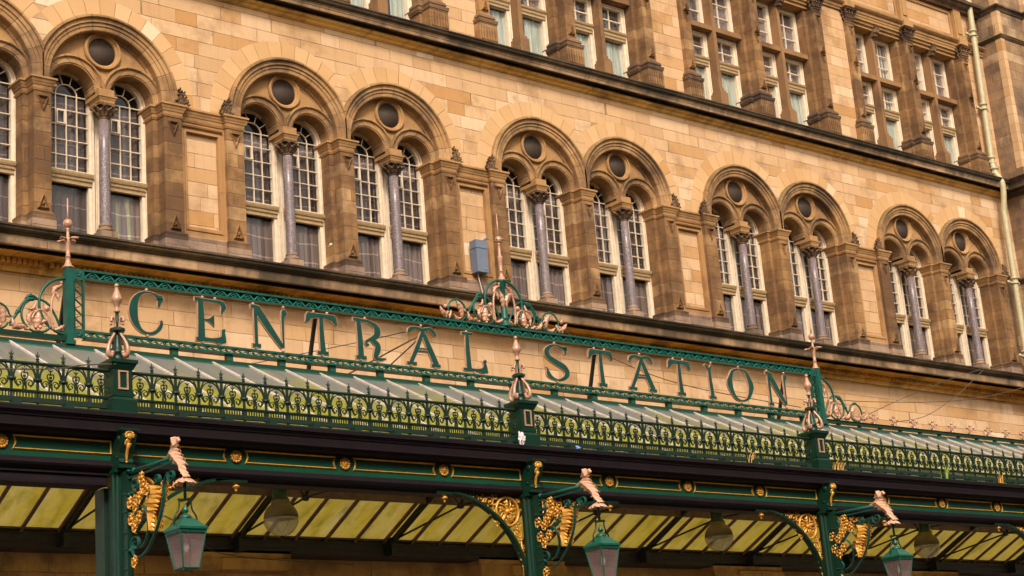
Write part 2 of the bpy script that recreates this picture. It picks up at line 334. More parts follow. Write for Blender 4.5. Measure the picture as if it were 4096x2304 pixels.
def roofglass():
    m,nt,b=newmat('mossy_roof_glass'); g=G(nt); out=[n for n in nt.nodes if n.type=='OUTPUT_MATERIAL'][0]
    pos=g.n('NewGeometry').outputs['Position']; sp=g.n('SeparateXYZ'); g.l(pos,sp.inputs[0]); X,Y,Z=sp.outputs
    rnd=g.wn(g.comb(g.m('FLOOR',g.m('DIVIDE',g.m('SUBTRACT',X,.345),.6)),1,2)).outputs[0]
    sv=g.comb(g.m('MULTIPLY',X,4.0),g.m('MULTIPLY',Y,.55),2.0); n=g.noise(sv,1.0,5,.6); n2=g.noise(pos,9,4,.7)
    # algae grows where the water runs slowest: towards the eaves of each slope
    d=g.m('ABSOLUTE',g.m('SUBTRACT',Y,20.9)); grow=g.m('ADD',g.m('MULTIPLY',d,.24),g.m('ADD',g.m('MULTIPLY',n,.75),g.m('MULTIPLY',rnd,.22)))
    f=g.ramp(grow,[(.62,(0,0,0)),(.90,(1,1,1))])
    surf=g.mix(f,C4((.26,.255,.265)),g.mix(n2,C4((.28,.29,.02)),C4((.50,.46,.08))))
    tr=g.mix(f,C4((.85,.82,.60)),g.mix(n2,C4((.74,.68,.14)),C4((.97,.90,.36))))
    stk=g.noise(g.comb(g.m('MULTIPLY',X,5.5),g.m('MULTIPLY',Y,.9),9.0),1.0,4,.65); tr=g.mix(g.ramp(stk,[(.35,(0,0,0)),(.70,(.8,.8,.8))]),tr,C4((.97,.93,.68))); spk=g.ramp(g.noise(pos,26,3,.7),[(.66,(0,0,0)),(.72,(.7,.7,.7))]); tr=g.mix(spk,tr,C4((.12,.11,.03)))
    tr=g.mix(g.m('MULTIPLY',g.ramp(g.noise(g.comb(g.m('MULTIPLY',X,3.0),g.m('MULTIPLY',Y,1.4),4.0),1.0,5,.7),[(.5,(0,0,0)),(.7,(1,1,1))]),.55),tr,C4((.40,.37,.06)))
    g.l(surf,b.inputs['Base Color']); b.inputs['Roughness'].default_value=.34
    t=g.n('BsdfTranslucent'); g.l(tr,t.inputs[0]); mx=g.n('MixShader'); mx.inputs[0].default_value=.55; g.l(b.outputs[0],mx.inputs[1]); g.l(t.outputs[0],mx.inputs[2])
    g.l(mx.outputs[0],out.inputs[0]); return m
M['roofglass']=roofglass()
def fabric(name,c,c2,line=True):
    m,nt,b=newmat(name); g=G(nt); pos=g.n('NewGeometry').outputs['Position']; sp=g.n('SeparateXYZ'); g.l(pos,sp.inputs[0])
    v=g.noise(g.comb(g.m('MULTIPLY',sp.outputs[0],16),0.0,g.m('MULTIPLY',sp.outputs[2],.6)),1,3)
    col=g.mix(g.ramp(v,[(.35,(0,0,0)),(.65,(1,1,1))]),C4(c),C4(c2))
    if line:
        w=g.m('ADD',sp.outputs[2],g.m('MULTIPLY',g.m('SINE',g.m('MULTIPLY',sp.outputs[0],9)),.012)); fr=g.m('FRACT',g.m('DIVIDE',w,.36))
        col=g.mix(g.ramp(fr,[(0.0,(1,1,1)),(.05,(.7,.7,.7)),(.07,(0,0,0))]),col,C4(tuple(min(1,x*1.9+.05) for x in c)))
    g.l(col,b.inputs['Base Color']); b.inputs['Roughness'].default_value=.9; return m
M['voile']=fabric('pale_voile',(.27,.21,.21),(.19,.145,.145))
M['cream_cloth']=fabric('cream_cloth',(.42,.42,.27),(.30,.30,.19))
M['dark_voile']=fabric('dim_voile',(.105,.065,.055),(.06,.036,.03))
M['beige_voile']=fabric('beige_voile',(.20,.14,.10),(.10,.065,.05))
M['aqua']=fabric('pale_aqua_curtain',(.58,.62,.57),(.30,.34,.30),line=False)
M['orange']=fabric('orange_curtain',(.75,.22,.02),(.5,.13,.01),line=False)
m,nt,b=newmat('dark_room'); b.inputs['Base Color'].default_value=(.012,.009,.009,1); b.inputs['Roughness'].default_value=.9; M['room']=m
m,nt,b=newmat('thin_plastic'); b.inputs['Base Color'].default_value=(.72,.62,.60,1); b.inputs['Roughness'].default_value=.3; M['bag']=m
m,nt,b=newmat('blue_plastic'); b.inputs['Base Color'].default_value=(.22,.34,.72,1); b.inputs['Roughness'].default_value=.35; M['blue']=m
m,nt,b=newmat('dry_grass'); g=G(nt); g.l(g.mix(g.n('ObjectInfo').outputs['Random'],C4((.55,.26,.03)),C4((.22,.34,.03))),b.inputs['Base Color']); b.inputs['Roughness'].default_value=.6; M['grass']=m
M['asphalt']=paint('asphalt',(.05,.05,.05),(.04,.04,.04),rough=.85,scale=20); M['paving']=paint('paving_stone',(.22,.2,.17),(.17,.15,.13),rough=.85,scale=3)
M['opp']=stone('opposite_stone',[(0,(.24,.16,.10)),(.5,(.30,.21,.13)),(1,(.20,.14,.09))],h=.3,w=.7,joint=.5,soot=.3)
# ================================================================ SETTING
def slab(name,x0,x1,y0,y1,z0,z1,mat):
    b=MB(); b.box(x0,x1,y0,y1,z0,z1); return tag(b.build(name,mat),kind='structure')
slab('ground',-300,300,-300,300,-.4,-.02,M['paving'])
slab('road',-80,90,2.5,14.0,-.02,.0,M['asphalt'])
slab('pavement',-80,90,14.0,24.4,-.02,.13,M['paving'])
slab('pavement',-80,90,-3.5,2.5,-.02,.10,M['paving'])
# ================================================================ STATION BUILDING
YW=24.86; SP=13.50; XC=[10.5,12.863,16.486,18.848,22.47,24.83,28.455,30.82,34.44,36.80]
XL,XR=7.0,38.975; ZT=22.2
BLD=thing('station_building','yellow sandstone railway hotel front with paired round arched windows above the glass canopy','building',(23,25,0))
def part(mb,name,mat,loc=(23,25,0),parent=BLD): return mb.build(name,M[mat],parent,loc)
# --- wall above the arches (sampled under the curves), between canopy and lower cornice, upper walls
def zlow(x):
    z=13.42
    for c in XC:
        d=abs(x-c)
        if d<1.29: z=max(z,SP+math.sqrt(1.29**2-d*d))
    return z
b=MB(); xs=[XL]
x=XL
while x<XR-.001:
    x=min(XR,x+.045); xs.append(x)
vs=[];fs=[]
for i,x in enumerate(xs): vs+=[(x,YW,zlow(x)),(x,YW,15.72)]
fs=[(2*i,2*i+2,2*i+3,2*i+1) for i in range(len(xs)-1)]
b.add(vs,fs)
b.box(XL,XR,24.95,25.4,5.9,10.6)
part(b,'wall','wall')
b=MB(); b.box(XL,XR,24.93,25.4,0,5.9)
for k in range(6):
    b.box(7.3+6.03*k,10.2+6.03*k,24.75,24.95,0,5.1) if False else None
g0=part(b,'ground_storey_wall','ochrewall')
# ground-storey pilaster heads seen below the canopy
for k in range(5):
    cx=14.85+6.02*k-6.02
    b=MB(); b.box(cx-.85,cx+.85,24.62,24.93,0,5.30); b.box(cx-1.02,cx+1.02,24.5,24.93,5.62,5.74); b.frus(cx-.88,cx+.88,24.60,24.93,5.30,cx-.98,cx+.98,24.52,24.93,5.62); b.box(cx-.93,cx+.93,24.57,24.93,5.36,5.41)
    b.box(cx-.3,cx+1.0,24.44,24.6,5.42,5.60)
    part(b,'pilaster','ochrewall')
# --- backing: solid building body behind
b=MB(); b.box(XL,XR+8,26.6,34,0,ZT); b.box(XL,XR+8,25.42,26.6,ZT-.3,ZT); b.box(XL-.3,XL,24.9,34,0,ZT)
for zz in (10.6,15.75): b.box(XL,XR,25.42,26.58,zz-.14,zz-.03)
part(b,'rear_rooms','room')
# --- cornices
def cornice(name,prof,mat,x0=XL,x1=XR-.002): 
    b=MB(); b.extx(prof,x0,x1); return part(b,name,mat)
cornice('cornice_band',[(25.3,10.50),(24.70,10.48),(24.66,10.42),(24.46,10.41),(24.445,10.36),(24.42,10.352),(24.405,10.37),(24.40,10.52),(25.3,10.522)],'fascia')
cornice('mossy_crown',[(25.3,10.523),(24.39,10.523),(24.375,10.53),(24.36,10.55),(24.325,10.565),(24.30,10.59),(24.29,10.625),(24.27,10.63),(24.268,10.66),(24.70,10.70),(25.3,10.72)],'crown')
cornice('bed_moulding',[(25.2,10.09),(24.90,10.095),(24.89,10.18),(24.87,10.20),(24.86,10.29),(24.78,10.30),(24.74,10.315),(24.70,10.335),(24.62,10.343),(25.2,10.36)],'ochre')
b=MB(); x=XL+.02
while x<XR-.1:
    if abs((x-7)%2.35)>.06: b.box(x,x+.064,24.79,24.868,10.205,10.292)
    x+=.092
part(b,'dentil_course','ochre')
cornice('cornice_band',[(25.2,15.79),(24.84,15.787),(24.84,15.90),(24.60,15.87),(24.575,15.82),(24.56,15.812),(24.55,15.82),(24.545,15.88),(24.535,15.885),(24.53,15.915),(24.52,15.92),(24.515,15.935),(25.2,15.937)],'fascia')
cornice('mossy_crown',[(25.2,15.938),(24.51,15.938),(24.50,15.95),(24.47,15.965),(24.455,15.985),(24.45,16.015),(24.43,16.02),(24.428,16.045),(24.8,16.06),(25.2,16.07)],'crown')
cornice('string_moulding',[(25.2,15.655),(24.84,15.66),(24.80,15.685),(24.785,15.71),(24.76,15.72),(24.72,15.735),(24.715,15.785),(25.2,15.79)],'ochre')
# --- piers ---------------------------------------------------------------
def stepped(b,A,B,tiers):
    """caps and bases that follow the pilaster plan; A,B=(x0,x1,y0,y1)"""
    for z0,z1,o0,o1 in tiers:
        for (x0,x1,y0,y1) in (A,B): b.frus(x0-o0,x1+o0,y0-o0,y1,z0,x0-o1,x1+o1,y0-o1,y1,z1)
CAP=[(13.20,13.235,.012,.028),(13.235,13.30,.012,.02),(13.30,13.345,.03,.045),(13.345,13.40,.05,.07),(13.40,13.435,.085,.085)]
BAS=[(11.10,11.13,.035,.012),(11.06,11.10,.04,.05),(10.99,11.055,.045,.045),(10.62,10.985,.06,.055)]
def vee(b,cx,y,zt,zb,w,up=False):
    """raised triangular ornament: outline rib and inner pyramid"""
    o=[(cx-w,zt),(cx+w,zt),(cx,zb)]; q=(zt*2+zb)/3
    i=[(cx+(x-cx)*.62,q+(z-q)*.62) for x,z in o]; c=(cx,q)
    for k in range(3):
        a,a2,p,p2=o[k],o[(k+1)%3],i[k],i[(k+1)%3]; m1=((a[0]+p[0])/2,(a[1]+p[1])/2); m2=((a2[0]+p2[0])/2,(a2[1]+p2[1])/2)
        b.add([(a[0],y,a[1]),(a2[0],y,a2[1]),(m2[0],y-.05,m2[1]),(m1[0],y-.05,m1[1]),(p2[0],y-.001,p2[1]),(p[0],y-.001,p[1])],[(0,1,2,3),(3,2,4,5)])
        j=(cx+(p[0]-cx)*.55,q+(p[1]-q)*.55); j2=(cx+(p2[0]-cx)*.55,q+(p2[1]-q)*.55)
        b.add([(j[0],y-.001,j[1]),(j2[0],y-.001,j2[1]),(cx,y-.055,q)],[(0,1,2)])
def pier(cx,side=0,zb=10.62,last=False):
    """side 0: between two arches of a pair; +-1: end of a pair (jamb only on the window side)"""
    h=.15
    A=(cx-h,cx+h,24.80,25.04)
    if side==0: B=(cx-.24,cx+.24,25.03,25.42)
    elif side>0: B=(cx-.28,cx+h,25.03,25.42); A=(cx-.19,cx+.15,24.80,25.04)
    else: B=(cx-h,cx+.28,25.03,25.42); A=(cx-.15,cx+.19,24.80,25.04)
    b=MB(); b.box(A[0],A[1],A[2],A[3],11.0,13.25); b.box(B[0],B[1],B[2],B[3],11.0,13.25)
    px=(A[0]+A[1])/2
    vee(b,px,24.80,13.12,12.85,.105); vee(b,px,24.80,11.16,11.45,.105)
    o=part(b,'pilaster','pier')
    b=MB(); stepped(b,A,B,CAP[:]); c=b.build('pilaster_cap',M['carved'],o,(cx,25,13.3))
    b=MB(); stepped(b,A,B,BAS[:3]); b.build('pilaster_base',M['capital'],o,(cx,25,11)); 
    b=MB(); stepped(b,A,B,BAS[3:]); b.build('plinth',M['grey_base'],o,(cx,25,10.8))
for i,c in enumerate(XC):
    if i%2==0: pier(c+1.181,0)
    else: pier(c+1.22,1)
    if i%2==0 and i>0: pier(c-1.22,-1)
# blank panels between the pairs
for i in range(1,9,2):
    x0=XC[i]+1.37; x1=XC[i+1]-1.37; w=x1-x0
    b=MB(); b.plate([(x0,10.62),(x1,10.62),(x1,13.23),(x0,13.23)],[[(x0+.13,11.30),(x1-.13,11.30),(x1-.13,13.02),(x0+.13,13.02)]],24.885,24.97)
    o=part(b,'panel_surround','carved')
    b=MB(); b.box(x0+.10,x1-.10,24.945,25.1,11.2,13.1); b.build('sunk_panel',M['wall'],o,(x0,25,12))
    b=MB(); b.plate([(x0+.085,11.235),(x1-.085,11.235),(x1-.085,13.065),(x0+.085,13.065)],[[(x0+.125,11.275),(x1-.125,11.275),(x1-.125,13.025),(x0+.125,13.025)]],24.868,24.886)
    b.extx([(24.885,13.10),(24.845,13.11),(24.83,13.135),(24.885,13.145)],x0+.05,x1-.05)
    b.build('panel_moulding',M['carved'],o,(x0,25,12))
    b=MB()
    for z0,z1,o0,o1 in CAP: b.frus(x0+.03,x1-.03,24.88-o0,25.0,z0,x0+.03,x1-.03,24.88-o1,25.0,z1)
    b.build('panel_entablature',M['carved'],o,(x0,25,13.3))
    b=MB()
    for z0,z1,o0,o1 in BAS: b.frus(x0+.03,x1-.03,24.89-o0,25.0,z0,x0+.03,x1-.03,24.89-o1,25.0,z1)
    b.build('panel_base',M['grey_base'],o,(x0,25,11))
# end wall right of the last pair
b=MB(); b.box(XC[-1]+1.37,XR,24.86,25.3,10.6,13.5); part(b,'wall','wing')
# --- arches --------------------------------------------------------------
PROF=[(1.31,24.88),(1.31,24.775),(1.295,24.755),(1.262,24.75),(1.25,24.765),(1.245,24.79),(1.205,24.80),(1.197,24.785),(1.175,24.785),(1.165,24.812),(1.115,24.815),(1.105,24.832),(1.045,24.836),(1.03,24.85),(1.03,24.972),(1.02,24.984),(.998,24.987),(.985,24.997),(.985,25.045)]
SUBP=[(.57,25.03),(.57,24.965),(.555,24.945),(.532,24.945),(.522,24.965),(.515,24.985),(.43,24.99),(.42,25.005),(.405,25.01),(.405,25.39)]
RING=[(.338,25.03),(.338,24.975),(.325,24.955),(.302,24.955),(.292,24.972),(.285,24.99),(.268,24.992),(.252,25.005),(.252,25.06)]
def arch_parts(cx,clip,hood_leafs):
    o=MB(); o.sweep(PROF,cx,SP,0,PI,72,clipx=(clip[0],clip[1]),legs=.066,smooth=False)
    a=o.build('arch',M['arch'],BLD,(cx,25,SP))
    b=MB()
    for s in (-1,1): b.sweep([(r,y) for r,y in SUBP],cx+s*.547,13.485,0,PI,40,smooth=False,clipx=((-.5445,9) if s>0 else (-9,.5445)),legs=.05)
    b.build('sub_arch',M['arch'],a,(cx,25,13.485))
    out=[(cx+.96,13.435)]+[(cx+x,SP+z) for x,z in arc(0,0,1.0,0,180,36)]+[(cx-.96,13.435),(cx-.952,13.435)]+arc(cx-.547,13.485,.405,180,0,20)+[(cx-.142,13.435),(cx+.142,13.435)]+arc(cx+.547,13.485,.405,180,0,20)+[(cx+.952,13.435)]
    b=MB(); b.plate(out,[arc(cx,14.235,.25,0,348.75,31)],25.02,25.07)
    b.build('tympanum',M['carved'],a,(cx,25,14))
    b=MB(); b.sweep(RING,cx,14.235,0,2*PI,48,smooth=False); rr=b.build('oculus_ring',M['carved'],a,(cx,25,14.235))
    b=MB(); b.lathe([(.258,0),(.258,.02)],(cx,25.035,14.235),32,'y'); b.build('oculus_grille',M['grille'],a,(cx,25,14.235))
    b=MB(); b.sweep([(1.645,YW+.005),(1.645,YW-.003),(1.29,YW-.003)],cx,SP,math.acos(min(1,1.181/1.645)) if clip[1]<1.3 else R(-2),PI-(math.acos(1.181/1.645) if clip[0]>-1.3 else R(-2)),40,smooth=False)
    b.build('voussoirs',M['vous'],BLD,(cx,25,SP))
for i,c in enumerate(XC):
    arch_parts(c,(-1.311,1.1806) if i%2==0 else (-1.1806,1.311),None)
    # carved leaf stop at the outer foot of each hood
    s=-1 if i%2==0 else 1; b=MB(); px=c+s*1.36
    rr=random.Random(i)
    for k,(dx,dz,r) in enumerate([(-.03,.05,.07),(.05,.05,.065),(.10,.04,.045),(0,.12,.06),(.06,.13,.045),(-.02,.19,.05),(.03,.22,.035),(-.03,.27,.03)]):
        b.ball((px+s*dx,24.79,13.44+dz),r,8)
        for q in range(4): a=R(90*q+40*k); b.leaf((px+s*dx,24.76,13.44+dz),(px+s*dx+r*1.5*math.cos(a),24.72,13.44+dz+r*1.5*math.sin(a)),r*.9,lobes=2,bulge=.7,th=.02)
    part(b,'leaf_stop','capital',(px,25,13.5))
# --- columns ------------------------------------------------------------
b=MB(); b.lathe([(.094,11.09),(.0945,11.12),(.093,11.6),(.088,12.4),(.083,12.99)],(0,0,0),20)
col0=b.build('column',M['granite'],BLD,(0,0,0))
b=MB(); b.lathe([(.083,12.985),(.098,12.99),(.1,13.0),(.088,13.01),(.086,13.05),(.095,13.12),(.12,13.18),(.14,13.20)],(0,0,0),16)
b.add(*[x for x in ([( .18*math.cos(R(a))*(1.0 if a%90==45 else .78)*1.12, .18*math.sin(R(a))*(1.0 if a%90==45 else .78)*1.12, z) for z in (13.20,13.225) for a in range(0,360,45)],[(0,1,2,3,4,5,6,7),(15,14,13,12,11,10,9,8)]+[(i,(i+1)%8,(i+1)%8+8,i+8) for i in range(8)])])
for t,(z0,n,r0,r1,off) in enumerate([(13.01,8,.095,.15,0),(13.075,8,.11,.195,22.5)]):
    for k in range(n):
        a=R(off+k*360/n); ca,sa=math.cos(a),math.sin(a)
        b.leaf((r0*ca,r0*sa,z0),(r1*ca,r1*sa,z0+.105),.085,bend=0,lobes=2,bulge=.6,up=(ca,sa,.1),th=.03,curl=.15)
        b.ball(((r1+.012)*ca,(r1+.012)*sa,z0+.098),.028,8)
cap0=b.build('capital',M['capital'],col0,(0,0,0))
b=MB(); b.frus(-.13,.13,-.125,.2,13.225,-.145,.145,-.14,.2,13.25); b.frus(-.135,.135,-.13,.2,13.25,-.14,.14,-.135,.2,13.30);b.frus(-.145,.145,-.14,.2,13.30,-.16,.16,-.155,.2,13.345);b.box(-.17,.17,-.165,.2,13.345,13.375); b.box(-.142,.142,-.12,.38,13.375,13.5)
b.build('impost_block',M['carved'],col0,(0,0,0))
b=MB(); b.lathe([(.098,11.12),(.112,11.11),(.112,11.085),(.10,11.075),(.105,11.055),(.135,11.045),(.145,11.02),(.135,10.995)],(0,0,0),20); b.frus(-.155,.155,-.15,.18,10.62,-.15,.15,-.145,.18,10.985); b.build('column_base',M['grey_base'],col0,(0,0,0))
for i,c in enumerate(XC):
    o=col0 if i==0 else copy_tree(col0,BLD)
    o.location=Vector((c,24.985,0))-Vector(BLD.location)
# --- arched windows -------------------------------------------------------
HW=.385; OC=.495; GY=25.37; AZ=13.47
def arched_light():
    f=MB(); o=HW+.10
    outer=[(-o,10.97),(o,10.97),(o,AZ)]+arc(0,AZ,o,0,180,24)[1:]
    hole1=[(-HW,12.13),(HW,12.13),(HW,AZ)]+arc(0,AZ,HW,0,180,24)[1:]; hole2=[(-HW+.01,11.05),(HW-.01,11.05),(HW-.01,11.90),(-HW+.01,11.90)]
    f.plate(outer,[hole1,hole2],GY-.045,GY+.05)
    f.plate([(-o+.012,11.0),(o-.012,11.0),(o-.012,AZ)]+arc(0,AZ,o-.012,0,180,24)[1:],[[(-o+.055,11.02),(o-.055,11.02),(o-.055,AZ)]+arc(0,AZ,o-.055,0,180,24)[1:]],GY-.075,GY-.044)
    f.box(-o,o,GY-.10,GY-.03,10.93,10.995)
    mw=.0068
    for x in (-HW/2,0,HW/2): f.box(x-mw,x+mw,GY-.015,GY+.02,12.13,AZ+ (0 if x else 0))
    for k in range(1,6): f.box(-HW,HW,GY-.013,GY+.018,12.13+.268*k-mw,12.13+.268*k+mw)
    f.strap((GY,arc(0,AZ,.195,0,180,16)),.03,.014)
    for a in (36,72,108,144): ca,sa=math.cos(R(a)),math.sin(R(a)); f.strap((GY,[(.195*ca,AZ+.195*sa),(HW*ca,AZ+HW*sa)]),.028,.013)
    fr=f.build('window',M['white'],BLD,(0,0,0))
    # hopper vent in one pane
    v=MB(); x0,x1,z0,z1=-HW/2+.012,-.012,12.13+.268*3+.012,12.13+.268*4-.012
    v.plate([(x0,z0),(x1,z0),(x1,z1),(x0,z1)],[[(x0+.02,z0+.02),(x1-.034,z0+.02),(x1-.034,z1-.02),(x0+.02,z1-.02)]],GY-.03,GY+.01); v.build('vent',M['white'],fr,(0,0,0))
    t=MB(); t.extx([(GY-.04,11.87),(GY-.07,11.88),(GY-.075,11.93),(GY-.085,11.945),(GY-.085,11.99),(GY-.115,12.01),(GY-.13,12.04),(GY-.14,12.075),(GY-.06,12.10),(GY-.04,12.125)],-o+.05,o-.05)
    x=-o+.06
    while x<o-.075: t.box(x,x+.013,GY-.103,GY-.084,11.95,11.99); x+=.0235
    t.build('transom',M['putty'],fr,(0,0,0))
    p=MB(); p.box(-HW-.02,HW+.02,GY+.022,GY+.028,11.02,AZ+HW+.02); p.build('pane',M['glass'],fr,(0,0,0))
    return fr
def curtain(name,mat,parent,cx,x0,x1,z0,z1,y,amp=.02,wave=9,tilt=0):
    b=MB(); n=40; vs=[]
    for i in range(n+1):
        t=i/n; x=cx+x0+(x1-x0)*t; yy=y+amp*math.sin(wave*2*PI*t)+amp*.6*math.sin(wave*3.7*t+1)
        vs+=[(x+tilt*math.sin(2*t),yy,z0+.02*math.sin(5*t)),(x,yy,z1)]
    vs+= [(p[0],p[1]+.004,p[2]) for p in vs]
    o=2*(n+1); fs=[(2*i,2*i+2,2*i+3,2*i+1) for i in range(n)]; fs+=[tuple(k+o for k in f[::-1]) for f in fs]
    b.add(vs,fs,True); return b.build(name,M[mat],parent,(cx,y,(z0+z1)/2))
L0=arched_light(); first=True
for i,c in enumerate(XC):
    for s in (-1,1):
        o=L0 if first else copy_tree(L0,BLD); first=False
        cx=c+s*OC; o.location=Vector((cx,0,0))-Vector(BLD.location)
        st=(i*2+(s>0))
        bright=i in (0,1)
        curtain('curtain','voile' if bright else 'dark_voile',o,cx,-.42,.36,12.12,AZ-.02 if bright else 13.1+.2*random.random(),GY+.07,.012,8)
        if i==1 and s>0: curtain('curtain','cream_cloth',o,cx,-.42,.20,11.02,11.82,GY+.09,.03,3,tilt=.05)
        elif i in (0,1): curtain('curtain','voile',o,cx,-.42,.40,11.02,11.84,GY+.08,.015,7)
        else: curtain('curtain','beige_voile' if random.random()<.7 else 'dark_voile',o,cx,-.42,random.choice([.1,.25,.38]),11.02,11.7+.15*random.random(),GY+.09,.02,6)
# --- second floor ---------------------------------------------------------
UX=XC[2:]; TZ0,TZ1=18.22,18.34; OT=19.55
b=MB()
segs=[(17.0-3,UX[0]-1.33)]+[(UX[i]+1.33,UX[i+1]-1.33) for i in (1,3,5)]+[(UX[-1]+1.33,XR)]
for x0,x1 in segs:
    b=MB(); b.box(x0,x1,24.90,25.4,16.0,20.05); part(b,'wall','wall')
BAS2=[(16.80,16.84,.05,.02),(16.74,16.80,.075,.06),(16.69,16.74,.06,.06),(16.62,16.69,.10,.11),(16.585,16.62,.085,.09)]
def upier(cx,side):
    A=(cx-.14,cx+.14,24.80,25.04); B={0:(cx-.24,cx+.24,25.03,25.42),1:(cx-.24,cx+.14,25.03,25.42),-1:(cx-.14,cx+.24,25.03,25.42)}[side]
    b=MB(); b.box(A[0],A[1],24.80,25.04,16.8,19.45); b.box(*B[:2],25.03,25.42,16.8,19.6)
    for z,d in ((19.34,-.2),(18.30,-.22),(18.34,.22),(17.0-.08,.25)): vee(b,cx,24.80,z,z+d,.09)
    o=part(b,'pilaster','pier')
    b=MB(); stepped(b,A,B,BAS2); b.build('pilaster_base',M['capital'],o,(cx,25,16.7))
    b=MB(); b.box(A[0]-.09,A[1]+.09,24.72,25.03,16.06,16.585); b.frus(A[0]-.13,A[1]+.13,24.66,25.0,16.05,A[0]-.095,A[1]+.095,24.715,25.0,16.20); b.box(B[0]-.05,B[1]+.05,24.97,25.42,16.06,16.585)
    for k in range(6):
        x=cx-.175+.07*k-.0; b.box(x-.022,x+.022-.0,24.700,24.722,16.24,16.54) if k<6 else None
    b.build('fluted_pedestal',M['pier'],o,(cx,25,16.3))
    b=MB(); b.box(cx-.13,cx+.13,24.82,25.03,19.44,19.76); b.box(cx-.15,cx+.15,24.785,25.03,19.43,19.46)
    b.frus(cx-.2,cx+.2,24.68,25.03,19.76,cx-.25,cx+.25,24.64,25.03,19.81)
    for tier,(z0,w,yy,ww) in enumerate([(19.46,.12,24.80,.07),(19.56,.15,24.775,.085),(19.66,.19,24.74,.09)]):
        for k in range(4):
            x=cx-w+2*w*k/3; b.leaf((x*.8+cx*.2,yy+.03,z0),(x,yy-.05,z0+.12),ww,bend=.05,lobes=2,bulge=.7,th=.03); b.ball((x,yy-.05,z0+.11),.024,8)
        b.leaf((cx-w*.8,24.9,z0),(cx-w-.05,24.88,z0+.12),.1,up=(-1,0,.2),bulge=.6,th=.03); b.ball((cx-w-.05,24.86,z0+.11),.03,8)
    b.build('capital',M['capital'],o,(cx,25,19.6))
for i,c in enumerate(UX):
    if i%2==0: upier(c-1.181,-1); upier(c+1.181,0)
    else: upier(c+1.181,1)
    # stone mullion and transom
    b=MB(); b.frus(c-.055,c+.055,25.05,25.42,16.8,c-.05,c+.05,25.05,25.42,OT); b.box(c-.07,c+.07,25.03,25.42,16.72,16.80); b.box(c-.1,c+.1,25.0,25.42,16.66,16.72); b.box(c-.12,c+.12,24.97,25.42,16.05,16.66)
    mu=part(b,'mullion','mull')
    b=MB(); b.box(c-.95,c-.056,25.06,25.42,TZ0,TZ1); b.box(c+.056,c+.95,25.06,25.42,TZ0,TZ1); b.build('transom',M['mull'],mu,(c,25,18.3))
    b=MB()
    for k in range(5): 
        x=c-.05+.025*k; b.leaf((x,25.0,19.42),(c+(x-c)*1.6,24.86,19.66),.06,bulge=.7,th=.04); b.ball((x,24.92-.01*k%3,19.50+.03*(k%3)),.035,8)
    b.box(c-.06,c+.06,24.93,25.1,19.40,19.68); b.build('mullion_leaf',M['capital'],mu,(c,25,19.5))
# lintel, entablature, panels
b=MB(); 
for x0,x1 in [(UX[i]-1.4,UX[i+1]+1.4) for i in (0,2,4,6)]:
    b=MB(); b.box(x0+.25,x1-.25,24.98,25.4,OT,19.72); b.extx([(24.99,19.62),(24.93,19.63),(24.92,19.69),(24.88,19.70),(24.87,19.76),(25.2,19.76)],x0+.3,x1-.3); part(b,'lintel','carved')
cornice('entablature',[(25.3,19.765),(24.86,19.77),(24.85,19.83),(24.83,19.835),(24.82,19.90),(24.78,19.92),(24.74,19.96),(24.73,19.99),(24.80,20.03),(25.3,20.04)],'carved')
b=MB(); b.box(XL,XR,24.92,25.4,20.03,22.15); part(b,'wall','wall')
b=MB()
for i,c in enumerate(UX):
    pass
px=[c-1.181 for c in UX[::2]]+[c+1.181 for c in UX]
for x in px: b=MB(); b.box(x-.15,x+.15,24.80,24.93,20.04,20.95); b.box(x-.18,x+.18,24.72,24.9,19.86,20.035); b.box(x-.08,x+.08,24.775,24.81,20.2,20.7); part(b,'attic_pilaster','carved')
xs=sorted(px)
for a,c in zip(xs[:-1],xs[1:]):
    b=MB(); b.plate([(a+.2,20.1),(c-.2,20.1),(c-.2,20.85),(a+.2,20.85)],[[(a+.27,20.17),(c-.27,20.17),(c-.27,20.78),(a+.27,20.78)]],24.885,24.93); part(b,'attic_panel_frame','carved')
cornice('attic_cornice',[(25.3,20.90),(24.80,20.905),(24.78,20.96),(24.70,21.0),(24.66,21.06),(24.60,21.08),(24.59,21.16),(25.3,21.2)],'cornice')
# --- second floor lights
def upper_light():
    f=MB(); o=.44; g=.335; y=25.33
    # two sashes below the transom and a casement above
    f.plate([(-o,16.08),(o,16.08),(o,TZ0),(-o,TZ0)],[[(-g,17.60),(g,17.60),(g,18.13),(-g,18.13)],[(-g,16.16),(g,16.16),(g,17.38),(-g,17.38)]],y-.05,y+.05)
    f.plate([(-o,TZ1),(o,TZ1),(o,OT),(-o,OT)],[[(-g,18.44),(g,18.44),(g,19.45),(-g,19.45)]],y-.05,y+.05)
    f.plate([(-o+.01,16.10),(o-.01,16.10),(o-.01,18.2),(-o+.01,18.2)],[[(-o+.045,16.12),(o-.045,16.12),(o-.045,18.17),(-o+.045,18.17)]],y-.08,y-.049)
    mw=.010
    for z0,z1,rows in ((17.60,18.13,2),(18.44,19.45,3)):
        f.box(-mw,mw,y-.015,y+.02,z0,z1)
        for k in range(1,rows): zz=z0+(z1-z0)*k/rows; f.box(-g,g,y-.013,y+.018,zz-mw,zz+mw)
    fr=f.build('window',M['white'],BLD,(0,0,0))
    t=MB(); t.extx([(y-.04,17.37),(y-.08,17.38),(y-.085,17.43),(y-.09,17.50),(y-.12,17.53),(y-.135,17.57),(y-.04,17.60)],-o+.04,o-.04)
    x=-o+.05
    while x<o-.06: t.box(x,x+.013,y-.108,y-.088,17.44,17.49); x+=.0235
    t.build('meeting_rail',M['putty'],fr,(0,0,0))
    p=MB(); p.box(-g-.02,g+.02,y+.022,y+.028,16.13,19.48); p.build('pane',M['glassu'],fr,(0,0,0))
    return fr
U0=upper_light(); first=True
